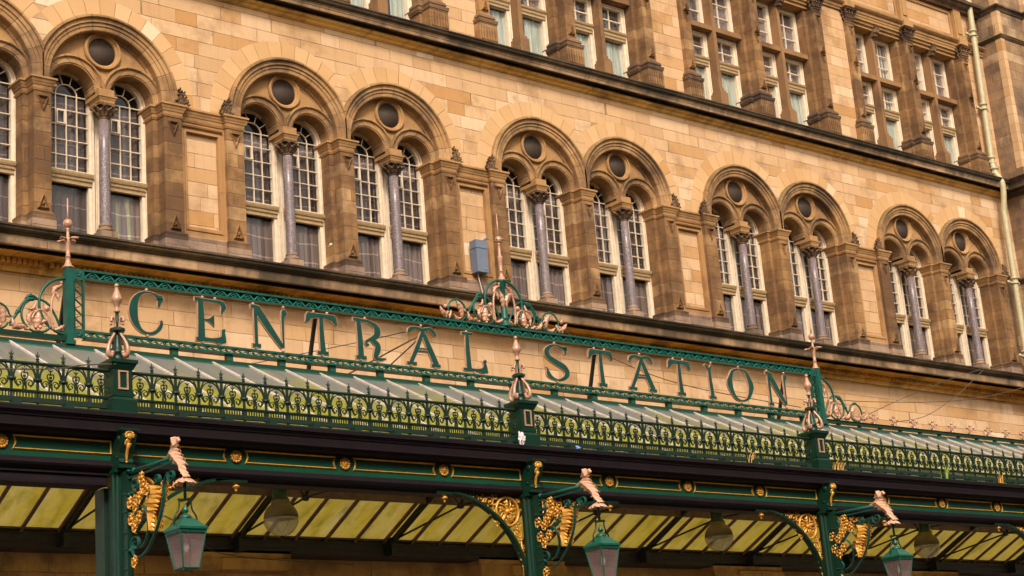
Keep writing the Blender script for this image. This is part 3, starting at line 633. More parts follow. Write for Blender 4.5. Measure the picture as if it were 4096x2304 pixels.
for i,c in enumerate(UX):
    for s in (-1,1):
        o=U0 if first else copy_tree(U0,BLD); first=False
        cx=c+s*.50; o.location=Vector((cx,0,0))-Vector(BLD.location)
        mat='orange' if (i==5-0 and s<0 and False) else 'aqua'
        if random.random()<.95: curtain('curtain',mat,o,cx,random.choice([-.3,-.1,0]),.36,16.12,17.36,25.395,.015,5)
        if random.random()<.8: curtain('curtain','aqua' if random.random()<.5 else 'voile',o,cx,random.choice([-.36,-.05]),.36,17.58,19.42,25.395,.015,6)
        if i==5 and s<0: curtain('curtain','orange',o,cx,.0,.25,16.12,17.40,25.42,.03,3)
# ================================================================ WING
WG=thing('corner_wing','darker stained stone wing standing forward at the right, behind the drainpipe','building',(41,24.5,0))
b=MB(); b.box(XR,47,24.23,30,0,23); b.build('wall',M['wing'],WG,(41,24.5,0))
b=MB(); b.box(XR+.0-.012,XR+.16,24.215,24.4,16.4,23); b.box(XR+1.2,XR+2.4,24.10,24.3,16.4,23); b.build('quoin_strip',M['wall'],WG,(41,24.5,18))
def ring_course(name,tiers,mat):
    b=MB()
    for z0,z1,o0,o1 in tiers: b.frus(XR-o0,47,24.23-o0,29,z0,XR-o1,47,24.23-o1,29,z1); b.frus(XR+1.2-o0,XR+2.4+o0,24.10-o0,24.3,z0,XR+1.2-o1,XR+2.4+o1,24.1-o1,24.3,z1)
    b.build(name,M[mat],WG,(41,24.5,tiers[0][0]))
ring_course('string_course',[(20.92,20.95,.03,.04),(20.95,21.02,.03,.07),(21.02,21.06,.10,.11)],'cornice')
ring_course('string_course',[(20.10,20.13,.03,.03),(20.13,20.18,.05,.07),(20.18,20.21,.085,.06)],'cornice')
ring_course('upper_cornice',[(15.66,15.71,.02,.09),(15.72,15.79,.15,.15),(15.80,15.94,.30,.31),(15.94,16.045,.32,.42)],'cornice')
ring_course('lower_cornice',[(10.10,10.2,.03,.05),(10.2,10.34,.05,.16),(10.35,10.52,.34,.35),(10.53,10.655,.37,.47)],'cornice')
ring_course('string_course',[(13.35,13.42,.03,.07),(13.42,13.46,.08,.08)],'cornice')
# ================================================================ DRAINPIPE
PP=thing('drainpipe','tall cream painted cast iron drainpipe running down the corner beside the wing','drainpipe',(38.4,24.6,0))
b=MB(); path=[(38.55,24.72,22.5),(38.50,24.72,21.0),(38.40,24.72,18.0),(38.33,24.70,16.55),(38.31,24.62,16.2),(38.31,24.50,15.98),(38.31,24.49,15.7),(38.29,24.55,15.2),(38.28,24.56,14.9),(38.24,24.56,12.5),(38.20,24.54,11.1),(38.19,24.40,10.9),(38.18,24.33,10.6),(38.18,24.36,10.2),(38.17,24.5,9.8),(38.17,24.6,8.0),(38.17,24.6,.1)]
b.tube(smooth(path,3),.078,14); b.build('pipe',M['pipe'],PP,(38.4,24.6,12))
for (x,y,z) in [(38.46,24.72,20.3),(38.385,24.72,18.15),(38.335,24.72,16.62),(38.32,24.66,16.30),(38.25,24.56,13.25),(38.21,24.56,11.3),(38.17,24.6,8.9)]:
    b=MB(); b.lathe([(.08,-.09),(.10,-.085),(.105,-.06),(.088,-.05),(.088,.04),(.115,.05),(.115,.085),(.09,.10),(.08,.10)],(x,y,z),16)
    if abs(z-16.3)>.1: b.box(x-.20,x+.20,y+.02,y+.07,z-.06,z-.01); b.ball((x-.21,y+.04,z-.035),.045,8); b.ball((x+.21,y+.04,z-.035),.045,8)
    b.build('collar',M['pipe'],PP,(x,y,z))
# ================================================================ OPPOSITE BUILDING
OP=thing('tenement_building','tall stone tenement across the street from the station','building',(20,-3.6,0))
wz=[4.5+3.6*k for k in range(4)]; wx=[-38+3.2*k for k in range(38)]
b=MB(); b.plate([(-40,0),(82,0),(82,17),(-40,17)],[[(x,z),(x+1.3,z),(x+1.3,z+2.2),(x,z+2.2)] for x in wx for z in wz],-3.9,-3.6)
b.box(-40,82,-14,-4.4,0,17); b.build('wall',M['opp'],OP,(20,-3.6,0))
b=MB(); b.box(-40,82,-4.1,-3.2,17,17.6); b.build('cornice',M['opp'],OP,(20,-3.6,17))
b=MB(); b.box(-40,82,-4.2,-4.15,1,16.5); b.build('glazing',M['room'],OP,(20,-3.6,10))
# ================================================================ CANOPY
CX0,CX1=6.0,38.6; YR=20.9; ZR=7.77
def zs(y): return ZR-(.5 if y>YR else .522)*abs(y-YR)
CAN=thing('glass_canopy','long green iron and glass entrance canopy with gilded panels and mossy pitched glazing','canopy',(22,20.9,0))
def cp(mb,name,mat,loc=(22,20.9,6),parent=CAN): return mb.build(name,M[mat],parent,loc)
b=MB(); b.extx([(17.80,6.02),(17.44,6.052),(17.42,6.05),(17.42,6.005),(17.435,6.00),(17.44,5.985),(17.455,5.975),(17.46,5.955),(17.475,5.945),(17.475,5.86),(17.47,5.855),(17.47,5.843),(17.50,5.835),(17.52,5.80),(17.58,5.79),(17.80,5.79)],CX0,CX1); gut=cp(b,'gutter_fascia','purple')
b=MB(); b.box(CX0,CX1,17.43,17.46,6.053,6.068); b.build('gutter_edge_strip',M['rail'],gut,(22,17.4,6.05))
b=MB(); b.box(CX0,CX1,17.66,17.95,5.545,5.79); gd=cp(b,'girder','panelgreen')
b=MB(); b.extx([(17.95,5.545),(17.655,5.545),(17.645,5.53),(17.62,5.52),(17.60,5.50),(17.595,5.475),(17.61,5.45),(17.64,5.435),(17.65,5.42),(17.95,5.42)],CX0,CX1); b.build('girder_moulding',M['purple'],gd,(22,17.7,5.5))
b=MB(); b.extx([(17.95,5.42),(17.67,5.42),(17.66,5.38),(17.69,5.37),(17.68,5.30),(17.66,5.29),(17.66,5.265),(17.95,5.265)],CX0,9.08); b.build('lower_beam',M['purple'],gd,(7,17.7,5.3))
b=MB(); b.box(9.26,CX1,17.70,17.93,5.39,5.42); b.build('soffit_plate',M['dark'],gd,(22,17.7,5.4))
YG=17.66
COLX=[9.2,15.2,21.2,27.2]
ROS=[X+d for X in [3.2]+COLX for d in (1.53,3.08,4.62)]
rose0=None
for rx in ROS:
    if rx<7.5: continue
    if rx>33: continue
    if rose0 is None:
        b=MB(); b.lathe([(.076,0),(.074,-.012),(.05,-.02),(.045,-.016),(.04,-.03),(.022,-.036),(.018,-.03),(.0125,-.045),(.002,-.05)],(rx,YG,5.69),24,'y')
        for k in range(12): a=R(30*k); b.ball((rx+.062*math.cos(a),YG-.014,5.69+.062*math.sin(a)),.0185,8)
        rose0=b.build('rosette',M['gold'],gd,(rx,YG,5.69))
    else:
        o=rose0.copy(); COL.objects.link(o); o.location=rose0.location+Vector((rx-ROS[2] if False else 0,0,0)); o.location.x=rx-wloc(gd).x
def gframe(x0,x1,l,r):
    """gilt line frame, ends hollowed towards a rosette when l/r"""
    z0,z1=5.608,5.782; t=.026
    def loop(ins):
        a,c,lo,hi=x0+ins,x1-ins,z0+ins,z1-ins; p=[(a,lo),(c,lo)]
        if r: p+=[(c-.030*math.sin(PI*k/8),lo+(hi-lo)*k/8) for k in range(1,8)]
        p+=[(c,hi),(a,hi)]
        if l: p+=[(a+.030*math.sin(PI*k/8),hi-(hi-lo)*k/8) for k in range(1,8)]
        return p
    o,m,i=loop(0),loop(t*.5),loop(t); n=len(o); b=MB()
    b.add([(x,YG-.001,z) for x,z in o]+[(x,YG-.02,z) for x,z in m]+[(x,YG-.001,z) for x,z in i],[(k,(k+1)%n,(k+1)%n+n,k+n) for k in range(n)]+[(k+n,(k+1)%n+n,(k+1)%n+2*n,k+2*n) for k in range(n)])
    b.build('gilt_frame',M['goldp'],gd,((x0+x1)/2,YG,5.69))
for X in [3.2]+COLX:
    for a,c,l,r in ((X+.16,X+1.41,0,1),(X+1.65,X+2.96,1,1),(X+3.2,X+4.5,1,1),(X+4.74,X+5.93,1,0)):
        if c>7 and a<32: gframe(a,c,l,r)
# ridge
b=MB(); b.extx([(20.82,7.735),(20.84,7.725),(20.96,7.725),(20.98,7.735),(20.95,7.80),(20.93,7.81),(20.87,7.81),(20.85,7.80)],CX0,CX1); b.box(CX0,CX1,20.84,20.96,7.60,7.72); rg=cp(b,'ridge_beam','green')
b=MB(); b.extx([(20.79,7.715),(20.81,7.712),(20.83,7.72),(20.83,7.74),(20.80,7.735)],CX0,CX1); b.build('ridge_lip',M['lamp'],rg,(22,20.8,7.7))
# cresting rail on the ridge, right of the sign
b=MB(); b.extx([(20.86,7.845),(20.86,7.865),(20.875,7.87),(20.875,7.90),(20.86,7.905),(20.86,7.915),(20.94,7.915),(20.94,7.845)],25.47,CX1); b.extx([(20.86,7.845),(20.86,7.915),(20.94,7.915),(20.94,7.845)],CX0,10.14)
x=25.9
while x<CX1: b.box(x-.03,x+.03,20.87,20.93,7.805,7.85); x+=.62
for x in (6.4,7.6,8.8): b.box(x-.03,x+.03,20.87,20.93,7.805,7.85)
cp(b,'cresting_rail','green')
fin0=None
for k in range(18):
    fx=26.99+.617*k
    if fx>CX1-.2: break
    if fin0 is None:
        b=MB(); b.lathe([(.045,7.915),(.04,7.935),(.02,7.95),(.018,7.975)],(fx,20.9,0),10); b.lathe([(.03,-.012),(.045,-.012),(.045,.012),(.03,.012)],(fx,20.9,7.99),14,'y')
        for a,l in ((90,.115),(35,.12),(145,.12)):
            p=(fx+l*math.cos(R(a)),20.9,7.985+l*math.sin(R(a))); b.tube([(fx,20.9,7.985),p],[.016,.012],6); b.ball(p,.030,8)
        for s in (-1,1): b.leaf((fx+s*.03,20.89,7.93),(fx+s*.13,20.88,7.945),.05,bulge=.5,lobes=2)
        fin0=b.build('cresting_finial',M['copper'],CAN,(fx,20.9,7.95))
    else:
        o=fin0.copy(); COL.objects.link(o); o.location.x=fx-22
# glazing: front slope panes, bars
YF0,YF1=17.66,20.84
def quadslope(b,x0,x1,ya,yb,th,off=0):
    za,zb_=zs(ya)+off,zs(yb)+off
    b.add([(x0,ya,za),(x1,ya,za),(x1,yb,zb_),(x0,yb,zb_),(x0,ya,za-th),(x1,ya,za-th),(x1,yb,zb_-th),(x0,yb,zb_-th)],[(0,1,2,3),(7,6,5,4),(0,4,5,1),(1,5,6,2),(2,6,7,3),(3,7,4,0)])
b=MB(); quadslope(b,6.362,6.928,YF0,YF1,.012); pf=b.build('roof_pane',M['roofglass'],CAN,(6.645,19.3,6.97))
b=MB(); quadslope(b,6.362,6.928,20.96,24.55,.012); pb=b.build('soffit_pane',M['roofglass'],CAN,(6.645,22.7,6.87))
b=MB(); quadslope(b,6.328,6.362,YF0+.02,YF1-.01,.045,.028); bf=b.build('glazing_bar',None or paint('mossy_white_bar',(.60,.50,.46),(.46,.38,.24),rough=.6,wear=.45,scale=7,grime=(.30,.26,.05)),CAN,(6.345,19.3,7))
b=MB(); quadslope(b,6.33,6.36,20.96,24.52,.045,-.013); quadslope(b,6.318,6.372,20.96,24.52,.010,-.058); bb=b.build('soffit_bar',M['brownbar'],CAN,(6.345,22.7,6.85))
for k in range(1,54):
    for src in (pf,pb,bf,bb):
        o=src.copy(); COL.objects.link(o); o.location.x=src.location.x+.6*k
b=MB(); y=23.3; b.box(CX0,CX1,y-.03,y+.03,zs(y)-.16,zs(y)-.015); y=21.9; b.box(CX0,CX1,y-.03,y+.03,zs(y)-.16,zs(y)-.015); y=19.4; b.box(CX0,CX1,y-.03,y+.03,zs(y)-.12,zs(y)-.015); cp(b,'purlins','brownbar')
b=MB(); b.box(CX0,CX1,24.50,24.60,5.94,6.02); b.box(CX0,CX1,24.44,24.56,5.97,5.995); cp(b,'eaves_strip','brownbar')
b=MB(); b.extx([(24.90,6.05),(24.62,6.02),(24.48,5.955),(24.46,5.90),(24.48,5.88),(24.48,5.80),(24.50,5.78),(24.50,5.70),(24.52,5.68),(24.9,5.68)],CX0,CX1); cp(b,'wall_gutter','dark')
# trusses
tr0=None
for k in range(-1,9):
    tx=11.8+3.02*k
    if tr0 is None:
        b=MB()
        quadslope(b,tx-.035,tx+.035,20.9,24.5,.10,-.07); quadslope(b,tx-.045,tx+.045,17.75,20.9,.13,-.08)
        b.tube([(tx,24.45,5.93),(tx,22.4,6.22),(tx,19.4,6.22),(tx,17.95,5.95)],.018,8)
        for hy,s in ((22.4,1),(19.4,-1)):
            b.ball((tx,hy,6.22),.055,10); b.lathe([(.05,-.04),(.05,.04)],(tx,hy,6.22),12,'x')
            b.tube([(tx,hy,6.22),(tx,hy+s*.42,zs(hy+s*.42)-.12)],.016,6); b.tube([(tx,hy,6.22),(tx,hy-s*.25,zs(hy-s*.25)-.12)],.014,6); b.tube([(tx,hy,6.22),(tx,20.9,7.55)],.014,6)
        b.box(tx-.05,tx+.05,24.3,24.5,5.70,6.0)
        tr0=b.build('roof_truss',M['black'],CAN,(tx,20.9,6.3))
    else:
        o=tr0.copy(); COL.objects.link(o); o.location.x=tx-22
# ---------------------------------------------------------------- iron columns with spandrels
ORD=['leftmost','second','third','rightmost']
def archz(d): # d distance from column centre
    q=max(0,1-((1.45-min(1.45,d))/1.42)**2); return 4.218+1.216*math.sqrt(q)
def spandrel(b_green,b_gold,s,ext=1.45):
    pts=[]; E_=1.45 if s<0 else 1.62
    for i in range(29):
        a=R(90-90*i/28); pts.append((s*(E_-(E_-.065)*math.cos(a)),4.218+1.216*math.sin(a)))
    pts=[(s*(E_+.06),5.434)]+pts
    b_green.strap((17.70,pts),.10,.035); b_green.strap((17.70,[(s*(E_+.06),5.40),(s*1.25,5.40)]),.10,.03)
    g=b_gold; y=17.71
    rc,rz,rr=s*.315,5.205,.19
    g.sweep([(rr+.014,y+.02),(rr+.018,y-.012),(rr,y-.028),(rr-.018,y-.012),(rr-.014,y+.02)],rc,rz,0,2*PI,36)
    for k in range(5):
        a=R(90+72*k); ca,sa=math.cos(a),math.sin(a)
        g.leaf((rc+.02*ca,y,rz+.02*sa),(rc+.165*ca,y-.015,rz+.165*sa),.075,lobes=3,bulge=.5,bend=0)
        a2=a+R(36); g.tube([(rc+.03*math.cos(a2),y,rz+.03*math.sin(a2)),(rc+.1*math.cos(a2),y-.01,rz+.1*math.sin(a2)),(rc+.16*math.cos(a2+.25),y,rz+.16*math.sin(a2+.25))],[.008,.012,.01],6); g.ball((rc+.125*math.cos(a2-.3),y-.01,rz+.125*math.sin(a2-.3)),.018,8)
    g.lathe([(.04,.01),(.035,-.02),(.015,-.035)],(rc,y,rz),12,'y')
    rnd=random.Random(3)
    def swirl(cx,cz,r,a0,turn=1.3,leafw=.5):
        p=[(x,y-.006*math.sin(i),z) for i,(x,z) in enumerate(spiral(s*cx,cz,r,r*.22,a0,s*turn,18))]
        g.tube(p,[.013-.006*i/18 for i in range(19)],6); g.ball((s*cx,y-.01,cz),r*.26,8)
        for k in range(4):
            a=R(a0+90*k+30); g.leaf((s*cx+r*.7*math.cos(a),y,cz+r*.7*math.sin(a)),(s*cx+r*1.45*math.cos(a+.5),y-.02,cz+r*1.45*math.sin(a+.5)),r*leafw,lobes=2,bulge=.6)
    for cx,cz,r,a0 in [(.60,5.325,.075,200),(.585,5.20,.05,20),(.76,5.355,.055,10),(.90,5.375,.043,190),(1.02,5.392,.033,0),(.12+.06,4.92,.06,90),(.145,4.80,.055,270),(.125,4.69,.045,80),(.11,4.59,.035,260),(.10,4.50,.028,90),(.13,5.36,.03,0),(.50,5.06,.045,40),(.135,5.02,.035,150),(.52,5.385,.03,10)]: swirl(cx,cz,r,a0)
    g.tube([(s*.115,y,4.30),(s*.108,y,5.0)],.011,6); g.tube([(s*.50,y,5.41),(s*1.2,y,5.415)],.010,6)
def iron_column(X,idx,left=True):
    T=thing('iron_column',None,'column',(X,17.62,0),'green iron columns holding up the canopy')
    T['label']=['leftmost cast iron column, with a gilded spandrel on its right side only','cast iron column below the gap between the words, gilded spandrels on both sides','cast iron column below the right end of the sign, gilded spandrels on both sides','farthest cast iron column, only its gilded left spandrel inside the picture'][idx]
    def P(mb,n,m,par=T): return mb.build(n,M[m],par,(X,17.62,4))
    b=MB(); k=40; vs=[]
    for z in (0.4,5.40):
        for j in range(k):
            a=2*PI*j/k; r=.095+.010*math.cos(8*a)
            vs.append((X+r*math.cos(a)*1.02,17.62+r*math.sin(a)*1.02,z))
    b.add(vs,[(j,(j+1)%k,(j+1)%k+k,j+k) for j in range(k)],True); b.box(X-.14,X+.14,17.48,17.76,0,.4); b.box(X-.035,X+.035,17.40,17.56,.4,5.39)
    sh=P(b,'shaft','green')
    b=MB()
    for z in (5.13,4.93,4.70,4.52,4.30,4.12,3.9): b.lathe([(.013,-.012),(.010,-.02),(.004,-.024)],(X-.037,17.455,z),8,'x'); b.ball((X-.038,17.43,z),.013,8)
    b.build('bolts',M['green'],sh,(X,17.4,4.6))
    b=MB(); b.box(X-.115,X+.115,17.50,17.74,5.39,5.43); b.box(X-.10,X+.10,17.44,17.70,5.43,5.47); 
    pr=[(17.66,5.47),(17.47,5.47),(17.455,5.50),(17.47,5.54),(17.46,5.60),(17.42,5.66),(17.385,5.72),(17.37,5.78),(17.385,5.825),(17.42,5.84),(17.66,5.84)]
    b.extx(pr,X-.085,X+.085); b.box(X-.12,X+.12,17.345,17.66,5.84,5.862); b.frus(X-.09,X+.09,17.375,17.66,5.82,X-.11,X+.11,17.35,17.66,5.84)
    for s in (-1,1): b.lathe([(.04,0),(.036,s*.012),(.015,s*.018)],(X+s*.085,17.47,5.76),14,'x'); b.lathe([(.02,0),(.018,s*.01)],(X+s*.085,17.52,5.56),12,'x')
    cs=P(b,'console','green')
    b=MB()
    for k in range(9): a=R(-20+220*k/8); b.ball((X+.045*math.cos(a),17.37,5.785+.045*math.sin(a)),.017,8)
    b.lathe([(.042,.01),(.036,-.014),(.02,-.026)],(X,17.372,5.775),12,'y')
    for dx in (-.022,0,.022): b.leaf((X+dx,17.37,5.75),(X+dx*.6,17.405,5.655),.032,lobes=2,bulge=.6,up=(0,-1,0))
    b.tube([(X,17.385,5.70),(X,17.43,5.64),(X,17.452,5.56),(X,17.45,5.50)],[.026,.02,.017,.012],8)
    for z in (5.50,5.53,5.56,5.59): b.ball((X,17.452,z),.016,8)
    b.build('gilded_mask',M['gold'],cs,(X,17.4,5.7))
    sides=[1] if idx==0 else [-1,1]
    for s in sides:
        g=MB();f=MB(); spandrel(g,f,s)
        ext={1:1.545,-1:1.36}[s]
        g.v=[(x+X,y,z) for x,y,z in g.v]; f.v=[(x+X,y,z) for x,y,z in f.v]
        so=P(g,'spandrel_arch','green'); f.build('gilded_scrollwork',M['gold'],so,(X+s*.4,17.7,5.2))
        p=MB(); px=X+s*ext; p.lathe([(.006,5.275),(.014,5.285),(.018,5.30),(.012,5.312),(.03,5.322),(.045,5.335),(.047,5.345),(.025,5.36),(.022,5.37),(.034,5.385),(.03,5.40)],(px,17.70,0),12); p.build('pendant',M['gold'],so,(px,17.7,5.3))
        p=MB(); p.lathe([(.03,5.40),(.03,5.43)],(px,17.70,0),10); p.build('pendant_socket',M['green'],so,(px,17.7,5.4))
    if idx==0:
        b=MB(); b.box(X-.09,X+.08,17.83,18.05,0,5.27); b.box(X-.05,X+.04,17.72,17.83,0,5.27); P(b,'rear_stanchion','rail')
    return T
for i,X in enumerate(COLX): iron_column(X,i)
# ---------------------------------------------------------------- bracket lanterns
def bracket_lantern(X,idx):
    LB=['hanging square green lantern with pink leaf cap on the leftmost iron column','hanging square green lantern on the iron column in the middle of the picture','hanging square green lantern on the iron column nearest the right edge']
    T=thing('bracket_lantern',LB[idx],'lantern',(X,17.40,4.9),'lanterns on scrolled brackets in front of the columns')
    def P(mb,n,m,par=T): return mb.build(n,M[m],par,(X,16.9,4.9))
    b=MB()
    b.tube([(X,17.42,5.37),(X,16.46,5.35)],.021,10); b.tube([(X,17.43,5.37),(X,17.40,5.37)],.034,10); b.tube([(X,17.30,5.37),(X,17.26,5.37)],.030,10); b.strap2=None
    b.strap((X,[(17.42,5.305),(16.47,5.298)]),.03,.014,'x')
    W=.036;t=.010
    def sp(pts): b.strap((X,pts),W,t,'x')
    sp(spiral(16.46,5.165,.022,.085,-60,1.25)+smooth([(16.545,5.20),(16.62,5.10),(16.64,4.95),(16.70,4.79),(16.84,4.60),(17.02,4.45),(17.20,4.40),(17.33,4.45),(17.365,4.54)],5)[2:]+[p for p in spiral(17.27,4.555,.095,.02,0,1.3)])
    sp(spiral(17.27,5.205,.02,.10,180,1.4)+smooth([(17.345,5.14),(17.36,5.05),(17.28,4.97),(17.16,4.965),(17.05,5.04),(16.98,5.13)],5)[1:])
    sp(spiral(17.21,4.86,.018,.075,200,1.2)+smooth([(17.18,4.93),(17.08,4.93),(17.0,4.82),(16.98,4.68),(17.05,4.55),(17.16,4.50)],5)[1:])
    sp(spiral(16.76,5.18,.015,.055,120,1.3)+smooth([(16.80,5.15),(16.84,5.05),(16.87,4.93),(16.86,4.80)],5)[1:])
    sp(smooth([(16.99,5.08),(16.92,4.98),(16.86,4.92),(16.80,4.88)],5))
    for y,z in ((17.38,5.12),(17.37,4.50),(17.37,4.9)): b.ball((X-.02,y,z),.018,8)
    br=P(b,'scroll_bracket','teal')
    g=MB()
    LL=[(16.863,5.122),(16.921,5.071),(16.906,5.012),(16.965,4.992),(16.923,4.929),(16.987,4.897),(16.951,4.854),(17.04,4.863),(17.025,4.804),(16.969,4.74),(16.934,4.685),(16.898,4.642)]
    LR=[(16.714,5.101),(16.567,5.062),(16.594,5.012),(16.585,4.955),(16.636,4.909),(16.651,4.863),(16.69,4.833),(16.704,4.799),(16.718,4.753),(16.738,4.707),(16.76,4.662),(16.791,4.625)]
    MD=[((a[0]+c[0])/2,(a[1]+c[1])/2) for a,c in zip(LL,LR)]
    qL=lambda k:[(m[0]+(a[0]-m[0])*k,m[1]+(a[1]-m[1])*k) for a,m in zip(LL,MD)]; qR=lambda k:[(m[0]+(a[0]-m[0])*k,m[1]+(a[1]-m[1])*k) for a,m in zip(LR,MD)]
    g.jag(qL(.55)[6:],qR(.6)[6:],X-.03,-.05,.01); g.jag(qL(.80)[:8],qR(.55)[:8],X-.02,-.07,.01); g.jag([(y-.03,z+.02) for y,z in qL(.3)],[(y-.05,z+.01) for y,z in qR(.7)],X+.03,.03,.01)
    P(g,'gilded_leaf','gold',br)
    for y,z in ((17.02,5.16),(17.12,5.04),(17.22,4.74),(17.24,4.36),(17.30,4.83),(17.12,4.83),(17.05,5.25),(16.93,5.10),(17.20,4.97),(17.32,5.02)):
        g=MB(); g.ball((X-.03,y,z),.026,8)
        for k in range(6): a=R(60*k+200*y); g.leaf((X-.02,y+.02*math.cos(a),z+.02*math.sin(a)),(X-.05,y+.07*math.cos(a),z+.07*math.sin(a)),.034,lobes=2,bulge=.7,up=(-1,0,0))
        g.tube([(X-.02,y+.03,z+.05),(X-.03,y+.07,z+.02),(X-.03,y+.06,z-.05),(X-.02,y,z-.08)],[.008,.012,.010,.004],6)
        g.build('gilded_flower',M['gold'],br,(X,y,z))
    g=MB()
    LL=[(16.408,5.547),(16.447,5.505),(16.468,5.464),(16.427,5.409),(16.518,5.40),(16.577,5.374),(16.492,5.33),(16.421,5.279),(16.315,5.228),(16.30,5.179),(16.252,5.134),(16.201,5.095)]
    LR=[(16.351,5.562),(16.298,5.533),(16.259,5.544),(16.247,5.502),(16.278,5.453),(16.276,5.41),(16.23,5.355),(16.197,5.309),(16.146,5.232),(16.14,5.17),(16.093,5.119),(16.059,5.076)]
    g.jag(LL,LR,X-.005,-.04); g.jag([(y-.02,z-.01) for y,z in LL[4:9]],[(y+.0,z-.015) for y,z in LR[4:9]],X+.02,.02)
    for y,z in ((16.27,5.52),(16.25,5.50)): g.ball((X-.02,y,z),.022,8)
    P(g,'leaf_cap','leafpink',br)
    LY=16.18
    g=MB()
    for k in range(8): a=R(45*k+10); g.leaf((X+.015*math.cos(a),LY+.015*math.sin(a),5.075),(X+.125*math.cos(a),LY+.125*math.sin(a),5.025),.085,lobes=1,bulge=.4,up=(0,0,1))
    g.lathe([(.03,5.06),(.045,5.07),(.02,5.10)],(X,LY,0),10); P(g,'flower_cup','leafpink')
    b=MB(); b.tube([(X,LY,5.09),(X,LY,4.86)],.017,8); b.box(X-.085,X+.085,LY-.012,LY+.012,4.842,4.858); b.box(X-.012,X+.012,LY-.085,LY+.085,4.840,4.856)
    for s in (-1,1): b.tube([(x,y,z) for x,z in smooth([(X+s*.07,4.85),(X+s*.072,4.79),(X+s*.085,4.74),(X+s*.125,4.68),(X+s*.135,4.62),(X+s*.137,4.54)],4) for y in (LY-.13*abs(x-X)/.137*0-.0,)],.010,6)
    P(b,'hanger','green')
    b=MB(); b.lathe([(.010,4.80),(.012,4.785),(.028,4.76),(.036,4.735),(.03,4.72),(.014,4.71),(.016,4.70),(.045,4.69),(.06,4.675),(.07,4.655),(.062,4.648)],(X,LY,0),14)
    b.frus(X-.165,X+.165,LY-.165,LY+.165,4.545,X-.055,X+.055,LY-.055,LY+.055,4.655); b.box(X-.17,X+.17,LY-.17,LY+.17,4.520,4.545); b.frus(X-.155,X+.155,LY-.155,LY+.155,4.495,X-.16,X+.16,LY-.16,LY+.16,4.520)
    P(b,'lantern_roof','lamp')
    b=MB(); h0,h1,z0,z1=.093,.150,4.125,4.50
    for sx in (-1,1):
        for sy in (-1,1):
            b.tube([(X+sx*h0,LY+sy*h0,z0),(X+sx*h1,LY+sy*h1,z1)],.0105,4); b.ball((X+sx*h0,LY+sy*h0,z0-.018),.009,6)
    for h,z in ((h0,z0),(h1-.002,z1-.012)):
        for a,c in (((-1,-1),(1,-1)),((1,-1),(1,1)),((1,1),(-1,1)),((-1,1),(-1,-1))): b.tube([(X+a[0]*h,LY+a[1]*h,z),(X+c[0]*h,LY+c[1]*h,z)],.0105,4)
    b.box(X-h0,X+h0,LY-h0,LY+h0,z0-.01,z0-.002); P(b,'lantern_frame','lamp')
    b=MB(); q0,q1=h0-.004,h1-.006
    b.frus(X-q0,X+q0,LY-q0,LY+q0,z0+.004,X-q1,X+q1,LY-q1,LY+q1,z1-.01); P(b,'lantern_glass','lampglass')
    b=MB(); b.tube([(X,LY,z1-.02),(X,LY,z1-.10)],.014,8); b.lathe([(.02,z1-.21),(.03,z1-.16),(.022,z1-.10)],(X,LY,0),10); P(b,'lamp_bulb','bag')
    return T
M['leafpink']=paint('pale_pink_gilding',(.66,.37,.235),(.58,.30,.17),rough=.42,wear=.12,scale=14,metal=.1,grime=(.35,.16,.08))
for i in range(3):
    bracket_lantern(COLX[i],i).location.y+=(0,.10,.16)[i]
# ---------------------------------------------------------------- globe lamps under the canopy
for i,gx in enumerate((12.57,20.90,26.33)):
    T=thing('globe_lamp',['large glass globe lamp under the canopy between the left two columns','large glass globe lamp under the canopy between the middle column and the right one','globe lamp farthest right, smallest in view, hanging under the canopy'][i],'lamp',(gx,19.6,5.9),'round globe lamps hanging under the canopy')
    zc=5.345; r=.232
    b=MB(); b.lathe([(.14,5.79),(.155,5.80),(.16,5.82),(.15,5.84),(.13,5.845)],(gx,19.6,0),20); b.lathe([(.135,5.79),(.115,5.775),(.10,5.76),(.10,5.70),(.10,5.62),(.12,5.60),(.125,5.585)],(gx,19.6,0),20); b.tube([(gx,19.6,5.84),(gx,19.6,zs(19.6)-.05)],.02,8); b.build('lamp_neck',M['green'],T,(gx,19.6,5.7))
    b=MB(); b.lathe([(.125,5.585)]+[(r*math.sin(R(a)),zc+r*math.cos(R(a))) for a in (33,45,57,69,80,90)],(gx,19.6,0),28); b.build('reflector_dome',paint('dusty_dome',(.16,.10,.06),(.12,.075,.045),rough=.6) if i==0 else bpy.data.materials['dusty_dome'],T,(gx,19.6,5.5))
    b=MB(); b.lathe([(r*math.sin(R(a)),zc-.003+r*math.cos(R(a))) for a in range(90,181,9)],(gx,19.6,0),32); b.build('glass_bowl',M['globeglass'],T,(gx,19.6,5.3))
    b=MB(); b.tube([(gx-.16,19.6,5.34),(gx-.03,19.6,5.17),(gx+.03,19.6,5.17),(gx+.16,19.6,5.36)],.004,4); b.lathe([(.022,5.115),(.018,5.095),(.012,5.085),(.014,5.07),(.004,5.06)],(gx,19.6,0),10); b.build('lamp_tip',M['black'],T,(gx,19.6,5.1))
